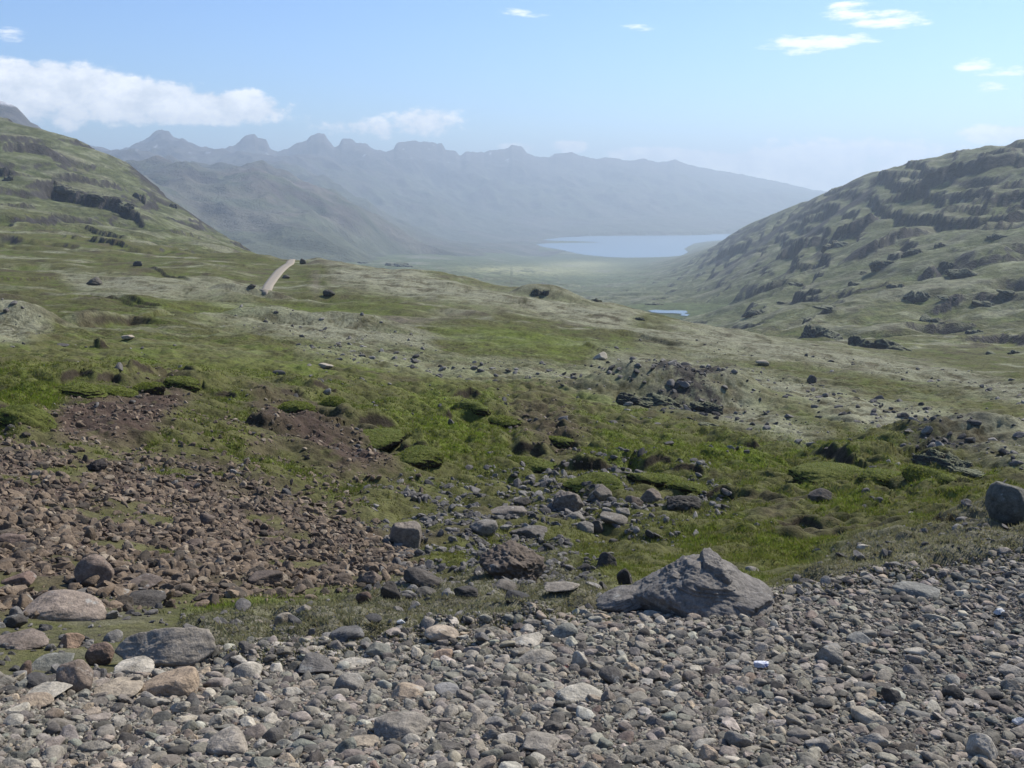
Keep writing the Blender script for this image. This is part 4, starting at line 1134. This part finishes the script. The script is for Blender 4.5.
fd = .009 + .030 * rng.uniform(0, 1, n) ** 2
S = fd[:, None] / 2 * np.stack([rng.uniform(.9, 1.4, n), rng.uniform(.6, 1.0, n), rng.uniform(.45, .9, n)], 1)
rots = np.stack([rng.normal(0, .5, n), rng.normal(0, .5, n), rng.uniform(0, 6.28, n)], 1)
merged('grit', P1, fx, fy, ground_z(fx, fy) + S[:, 2] * .3, S, rots, tones(n, .9), M_GRAVEL, False, kind='stuff')

# ------------------------------------------------------------------ scree, soil stones and knoll rubble: scattered over the photo's stony ground
flat_w = {}
def scatter(weight, n):
    """n positions on the terrain, drawn from a per-vertex weight (the grid is close to even in view)"""
    w = np.clip(weight, 0, None).ravel(); cs = np.cumsum(w); k_ = np.searchsorted(cs, rng.uniform(0, cs[-1], n))
    ia, ir = np.unravel_index(np.clip(k_, 0, w.size - 1), weight.shape)
    a = AZ[ia] + rng.uniform(-.5, .5, n) * R(.08); r = RR[ir] * (1 + rng.uniform(-.5, .5, n) * .006)
    return r * np.sin(a), r * np.cos(a), r
inview = (PX2 > -120) & (PX2 < 1150) & (PY2 < 800)
dlr = np.gradient(LR)[None, :] / .0045
# scree
n = 25000
scw = m_scree * (1 - .92 * gp) * inview * dlr * np.clip(RG / 16, .3, 1.4) + 0.5 * np.maximum(np.maximum(m_soil, m_soil2), .6 * poly_mask([(130,420),(230,410),(330,450),(420,490),(340,520),(230,480),(130,465)], 16)) * inview * sstep(-.25, .15, mid)
x, y, r = scatter(scw, n)
big_ = rng.uniform(0, 1, n)
d = (.031 + .15 * big_ ** 5.5) * np.where(r > 20, .85, 1.0)
SCT = np.array([(.146,.113,.085), (.108,.087,.070), (.188,.148,.112), (.078,.066,.054), (.23,.195,.155)])
cs_ = SCT[rng.choice(5, n, p=[.34, .26, .18, .14, .08])] * rng.uniform(.8, 1.2, (n, 1)) * np.array([1.04, 1.0, .91])
PA2 = [rock_verts(2, 500 + i, p=30, planes=9, rough_=.04) for i in range(20)]
PA1 = [rock_verts(1, 540 + i, p=30, planes=8, rough_=.04) for i in range(20)]
S = d[:, None] / 2 * np.stack([rng.uniform(.9, 1.5, n), rng.uniform(.6, 1.0, n), rng.uniform(.3, .8, n)], 1)
rots = np.stack([rng.normal(0, .5, n), rng.normal(0, .5, n), rng.uniform(0, 6.28, n)], 1)
# its largest pieces are objects
order = np.argsort(-d / r)
pick = []
for i in order:
    q = project(np.array(x[i]), np.array(y[i]), np.array(ground_z(x[i], y[i])))
    if 2 < q[0] < 1020 and q[1] < 690 and all((x[i] - x[j]) ** 2 + (y[i] - y[j]) ** 2 > (.5 * (d[i] + d[j])) ** 2 for j in pick): pick.append(i)
    if len(pick) >= 40: break
SA = [mesh_from('scree_rock', *rock_verts(3, 580 + i, p=30, planes=9, rough_=.05), M_ROCK, True) for i in range(12)]
for c_, i in enumerate(pick):
    o = link('scree_rock', SA[c_ % 12]); o.scale = S[i]; o.rotation_euler = rots[i]
    o.location = (x[i], y[i], float(ground_z(x[i], y[i])) + S[i][2] * .4); o.color = (*cs_[i], 1)
    tagged(o, 'angular brown rock lying in the scree on the left', 'rock', 'angular rocks of the scree')
keep = np.ones(n, bool); keep[pick] = False
merged('scree', PA2, x[keep], y[keep], ground_z(x[keep], y[keep]) + S[keep][:, 2] * .35, S[keep], rots[keep], cs_[keep], M_GRAVEL, False, kind='stuff')
# gully and moor rubble
n = 9500
gw = 2.6 * m_gully * sstep(-.1, .2, mid) * inview * dlr + .10 * m_tus * inview * sstep(.1, .3, mid) + .5 * m_mat * 0 + .12 * inview * (RG > 11) * (RG < 60) * sstep(.15, .35, mid) + .5 * sstep(.2, .5, m_pale) * (RG < 130) * sstep(.0, .3, fin) * inview + .35 * m_rub * sstep(-.3, .1, mid + .3 * fin) * inview + .22 * m_left * inview + .16 * m_mat * inview
x, y, r = scatter(gw, n)
d = (.07 + .26 * rng.uniform(0, 1, n) ** 4) * np.clip(r / 30, .45, 1.7)
cs_ = np.array([(.15,.138,.122), (.105,.097,.088), (.21,.195,.17), (.07,.066,.06)])[rng.choice(4, n, p=[.35, .3, .15, .2])] * rng.uniform(.8, 1.2, (n, 1))
S = d[:, None] / 2 * np.stack([rng.uniform(.9, 1.5, n), rng.uniform(.6, 1.0, n), rng.uniform(.35, .8, n)], 1)
rots = np.stack([rng.normal(0, .4, n), rng.normal(0, .4, n), rng.uniform(0, 6.28, n)], 1)
merged('rubble', PA2, x, y, ground_z(x, y) + S[:, 2] * .3, S, rots, cs_, M_GRAVEL, False, kind='stuff')

# ------------------------------------------------------------------ grass: short blades on the near green
M_GRASS = bpy.data.materials.new('grass_blades'); M_GRASS.use_nodes = True; nt = M_GRASS.node_tree; nt.nodes.clear()
out = N(nt, 'ShaderNodeOutputMaterial'); a = N(nt, 'ShaderNodeVertexColor', layer_name='cover')
df = N(nt, 'ShaderNodeBsdfDiffuse'); tr = N(nt, 'ShaderNodeBsdfTranslucent'); mx_ = N(nt, 'ShaderNodeMixShader'); mx_.inputs[0].default_value = .4
nt.links.new(a.outputs[0], df.inputs[0]); nt.links.new(a.outputs[0], tr.inputs[0]); nt.links.new(df.outputs[0], mx_.inputs[1]); nt.links.new(tr.outputs[0], mx_.inputs[2]); nt.links.new(mx_.outputs[0], out.inputs[0])
greenness = np.clip((C[..., 1] - C[..., 0] * 0.98) / 0.02, 0, 1)
gwt = greenness * inview * (RG > 6) * (RG < 48) * (1 - .6 * sstep(25, 48, RG)) * (1 - .95 * GRAV) * (1 - .85 * m_mat) * (1 - .9 * m_left) * np.where(RG < 12, .4, 1) * dlr * np.clip(1 - FACE * 1.4, 0, 1)
gwt = gwt + .5 * m_mat * inview * dlr * (1 - GRAV)
nt_ = 90000
x, y, r = scatter(gwt, nt_)
z = ground_z(x, y)
nb_ = 4
ia = np.clip(np.searchsorted(AZ, np.arctan2(x, y)), 0, NA - 1); ir = np.clip(np.searchsorted(RR, r), 0, NR - 1)
gc = C[ia, ir]
x = np.repeat(x, nb_) + rng.normal(0, 1, nt_ * nb_) * np.repeat(.012 + r * .001, nb_); y = np.repeat(y, nb_) + rng.normal(0, 1, nt_ * nb_) * np.repeat(.012 + r * .001, nb_)
z = np.repeat(z, nb_) - .01; rr2 = np.repeat(r, nb_); gc = np.repeat(gc, nb_, axis=0)
nn = len(x)
h = rng.uniform(.02, .075, nn) * np.clip(rr2 / 14, .55, 1.5); wd = np.maximum(.006, rr2 * .0005) * rng.uniform(.8, 1.4, nn)
th = rng.uniform(0, math.pi, nn); lx, ly = rng.normal(-.15, .45, nn) * h, rng.normal(-.1, .45, nn) * h
# the same blades on the crowns of the turf hummocks
hx, hy, hz_, hr = [], [], [], []
for o in HUM:
    me = o.data; cnt = len(me.vertices); vc = np.empty(cnt * 3); me.vertices.foreach_get('co', vc); vc = vc.reshape(-1, 3)
    vn = np.empty(cnt * 3); me.vertices.foreach_get('normal', vn); vn = vn.reshape(-1, 3)
    up = np.where(vn[:, 2] > .30)[0]; pk = rng.choice(up, 700)
    mw = np.array(Matrix.LocRotScale(o.location, o.rotation_euler, o.scale)); wv_ = vc[pk] @ mw[:3, :3].T + mw[:3, 3]
    hx.append(wv_[:, 0]); hy.append(wv_[:, 1]); hz_.append(wv_[:, 2] - .01)
hx, hy, hz_ = map(np.concatenate, (hx, hy, hz_)); hr = np.hypot(hx, hy); n2 = len(hx)
x = np.concatenate([x, hx]); y = np.concatenate([y, hy]); z = np.concatenate([z, hz_]); rr2 = np.concatenate([rr2, hr]); nn = len(x)
gc = np.concatenate([gc, np.array([.125, .142, .034]) * rng.uniform(.7, 1.25, (n2, 1))])
h = np.concatenate([h, rng.uniform(.02, .07, n2)]); wd = np.concatenate([wd, np.maximum(.006, hr * .0005)])
th = np.concatenate([th, rng.uniform(0, math.pi, n2)]); lx = np.concatenate([lx, rng.normal(-.2, .4, n2) * .08]); ly = np.concatenate([ly, rng.normal(-.4, .4, n2) * .08])
V = np.empty((nn, 3, 3))
V[:, 0] = np.stack([x - np.cos(th) * wd, y - np.sin(th) * wd, z], 1); V[:, 1] = np.stack([x + np.cos(th) * wd, y + np.sin(th) * wd, z], 1)
V[:, 2] = np.stack([x + lx, y + ly, z + h], 1)
gcol = gc * np.array([1.35, 1.4, 1.1]) * rng.uniform(.75, 1.35, (nn, 1))
dry = rng.uniform(0, 1, nn) < .12
gcol[dry] = np.array([.22, .19, .09]) * rng.uniform(.7, 1.2, (dry.sum(), 1))
link('grass', mesh_from('grass', V.reshape(-1, 3), np.arange(nn * 3).reshape(-1, 3), M_GRASS, False, np.repeat(np.clip(gcol, 0, .5), 3, axis=0)), kind='stuff')

# ------------------------------------------------------------------ scraps of litter
M_SCRAP, nt, b = new_mat('white_blue_foil')
g = N(nt, 'ShaderNodeNewGeometry'); n1 = noise(nt, g.outputs['Position'], 22, 2, .5)
nt.links.new(mixn(nt, maprange(nt, n1.outputs[0], .56, .64, 0, 1), (.55, .56, .60), (.16, .19, .34)), b.inputs['Base Color']); b.inputs['Roughness'].default_value = .3
M_SCRAPW, nt, b = new_mat('white_scrap'); b.inputs['Base Color'].default_value = (.55, .55, .53, 1); b.inputs['Roughness'].default_value = .4
def scrap(px, py, w, h, mat, label, rmin=2.2):
    x, y, z = hit(px, py + h * .3, rmin); d = float(project(np.array(x), np.array(y), np.array(z))[2])
    V, F = rock_verts(4, int(px), p=20, planes=9, rough_=.05, craggy=.28)
    V = V * np.array([w, w * .7, h * .8]) * d / 2000
    o = link('litter_scrap', mesh_from('litter_scrap', V, F, mat, False)); o.location = (x, y, z + h * d / 2000 * .8 + .015)
    tagged(o, label, 'litter'); return o
scrap(761,667,16,7,M_SCRAP,'crumpled white and blue scrap lying on the gravel below the large peaked boulder')
scrap(999,614,12,7,M_SCRAPW,'small white scrap glinting on the upper right gravel')
scrap(1018,724,14,10,M_SCRAPW,'white scrap at the lower right edge of the gravel')
scrap(401,624,9,5,M_SCRAPW,'tiny white scrap on the grey moss mat', 4)

# ------------------------------------------------------------------ haze: one closed box of even air
hz = bpy.data.meshes.new('haze')
x0, x1, y0, y1, z0, z1 = -9000, 9000, -6800, 14800, SEA - 30, 500
hz.from_pydata([(a, b_, c) for a in (x0, x1) for b_ in (y0, y1) for c in (z0, z1)], [], [(0,1,3,2),(4,6,7,5),(0,4,5,1),(2,3,7,6),(0,2,6,4),(1,5,7,3)])
mh = bpy.data.materials.new('haze_air'); mh.use_nodes = True; nt = mh.node_tree; nt.nodes.clear()
out = N(nt, 'ShaderNodeOutputMaterial'); pv = N(nt, 'ShaderNodeVolumePrincipled')
pv.inputs['Color'].default_value = (.72, .87, 1.0, 1); pv.inputs['Density'].default_value = 1.5e-4; pv.inputs['Anisotropy'].default_value = 0.3
nt.links.new(pv.outputs[0], out.inputs['Volume'])
hz.materials.append(mh)
link('haze', hz, kind='stuff')

# ------------------------------------------------------------------ sun, sky with clouds
SUN_AZ, SUN_EL = R(50), R(44)
sd = bpy.data.lights.new('sun', 'SUN'); sd.energy = 5.0; sd.angle = R(.5); sd.color = (1.0, .94, .85)
so = bpy.data.objects.new('sun', sd); COL.objects.link(so)
dirv = Vector((math.sin(SUN_AZ) * math.cos(SUN_EL), math.cos(SUN_AZ) * math.cos(SUN_EL), math.sin(SUN_EL)))
so.rotation_euler = dirv.to_track_quat('Z', 'Y').to_euler(); so.location = (60, 60, 80)
W = bpy.data.worlds.new('World'); SC.world = W; W.use_nodes = True; nt = W.node_tree; nt.nodes.clear()
out = N(nt, 'ShaderNodeOutputWorld'); bg = N(nt, 'ShaderNodeBackground'); nt.links.new(bg.outputs[0], out.inputs[0])
sky = N(nt, 'ShaderNodeTexSky'); sky.sky_type = 'NISHITA'; sky.sun_disc = False; sky.sun_elevation = SUN_EL; sky.sun_rotation = SUN_AZ
sky.altitude = 300; sky.air_density = 1.0; sky.dust_density = 0.4; sky.ozone_density = 1.4
SKYS = 0.10
bg.inputs['Strength'].default_value = SKYS
tc = N(nt, 'ShaderNodeTexCoord'); sep = N(nt, 'ShaderNodeSeparateXYZ'); nt.links.new(tc.outputs['Generated'], sep.inputs[0])
def M2(op, a, b_=None, clamp=False):
    n = N(nt, 'ShaderNodeMath', operation=op); n.use_clamp = clamp
    for i, q in enumerate((a, b_)):
        if q is None: continue
        if isinstance(q, (int, float)): n.inputs[i].default_value = q
        else: nt.links.new(q, n.inputs[i])
    return n.outputs[0]
azn = M2('ARCTAN2', sep.outputs[0], sep.outputs[1]); eln = M2('ARCSINE', sep.outputs[2])
def cloud_layer(items, stretch, scale, detail, lo, hi, amp):
    cmb = N(nt, 'ShaderNodeCombineXYZ'); nt.links.new(azn, cmb.inputs[0]); nt.links.new(M2('MULTIPLY', eln, stretch), cmb.inputs[1])
    nz = noise(nt, cmb.outputs[0], scale, detail, .62)
    tot = None
    for (px, py, w, h, s) in items:
        a, t = ray(px, py); e = math.atan(float(t)); a = float(a)
        u = M2('DIVIDE', M2('SUBTRACT', azn, a), w / 1000); v = M2('DIVIDE', M2('SUBTRACT', eln, e), h / 1000)
        q = M2('MULTIPLY', M2('SUBTRACT', 1.0, M2('ADD', M2('MULTIPLY', u, u), M2('MULTIPLY', v, v))), s)
        q = M2('MAXIMUM', q, -1.0)
        tot = q if tot is None else M2('MAXIMUM', tot, q)
    den = M2('ADD', tot, M2('MULTIPLY', M2('SUBTRACT', nz.outputs[0], .5), amp))
    mr = N(nt, 'ShaderNodeMapRange', interpolation_type='SMOOTHSTEP'); nt.links.new(den, mr.inputs[0]); mr.inputs[1].default_value = lo; mr.inputs[2].default_value = hi
    return mr.outputs[0], nz.outputs[0]
c1, nz1 = cloud_layer([(40,88,95,26,1.0),(130,98,80,20,.9),(215,108,72,17,.95),(170,116,110,10,.6),(20,108,90,16,.6),(-80,80,80,30,.9),(425,122,34,14,.55),(370,128,50,8,.3),(515,148,20,6,.6),(570,146,20,6,.6),(650,155,46,8,.8),(700,162,50,12,1.2),(770,168,66,18,1.7),(800,180,66,14,1.5),(1010,134,44,9,.8),(850,160,90,24,.45)], 1.5, 34, 12, -.15, .45, 2.8)
c2, nz2 = cloud_layer([(815,43,52,8,.75),(850,40,22,6,.6),(800,50,24,5,.6),(865,14,40,6,.6),(890,22,40,6,.6),(850,6,22,5,.5),(975,66,16,6,.6),(1000,72,30,4,.5),(992,87,12,5,.5),(520,14,22,4,.25),(5,34,12,8,.3),(640,28,14,3,.2)], 4.0, 38, 12, -.1, .8, 2.6)
skyc = N(nt, 'ShaderNodeVectorMath', operation='MULTIPLY'); nt.links.new(sky.outputs[0], skyc.inputs[0]); skyc.inputs[1].default_value = (.74, .96, 1.30)
CW = 11.0
f1 = M2('MULTIPLY', c1, .92); f2 = M2('MULTIPLY', c2, .85)
shade = mixn(nt, maprange(nt, nz1, .38, .62, 0, 1), (CW * .72, CW * .76, CW * .82), (CW * 1.05, CW * 1.05, CW * 1.05))
m1 = mixn(nt, f1, skyc.outputs[0], shade); m2 = mixn(nt, f2, m1, (CW, CW, CW))
nt.links.new(m2, bg.inputs[0])

# ------------------------------------------------------------------ camera and render
cd = bpy.data.cameras.new('camera'); cam = bpy.data.objects.new('camera', cd); COL.objects.link(cam)
cd.sensor_width = 36; cd.lens = 36 * 1000 / 1024; cd.clip_start = .1; cd.clip_end = 60000
cam.location = (0, 0, 0); cam.rotation_euler = (math.pi / 2 - PITCH, 0, 0)
SC.camera = cam
SC.view_settings.view_transform = 'Standard'; SC.view_settings.look = 'None'; SC.view_settings.exposure = 0.35; SC.view_settings.gamma = 1.0
SC.cycles.max_bounces = 3; SC.cycles.diffuse_bounces = 2; SC.cycles.volume_bounces = 0; SC.cycles.transparent_max_bounces = 6
SC.cycles.use_denoising = True
SC.cycles.use_adaptive_sampling = False
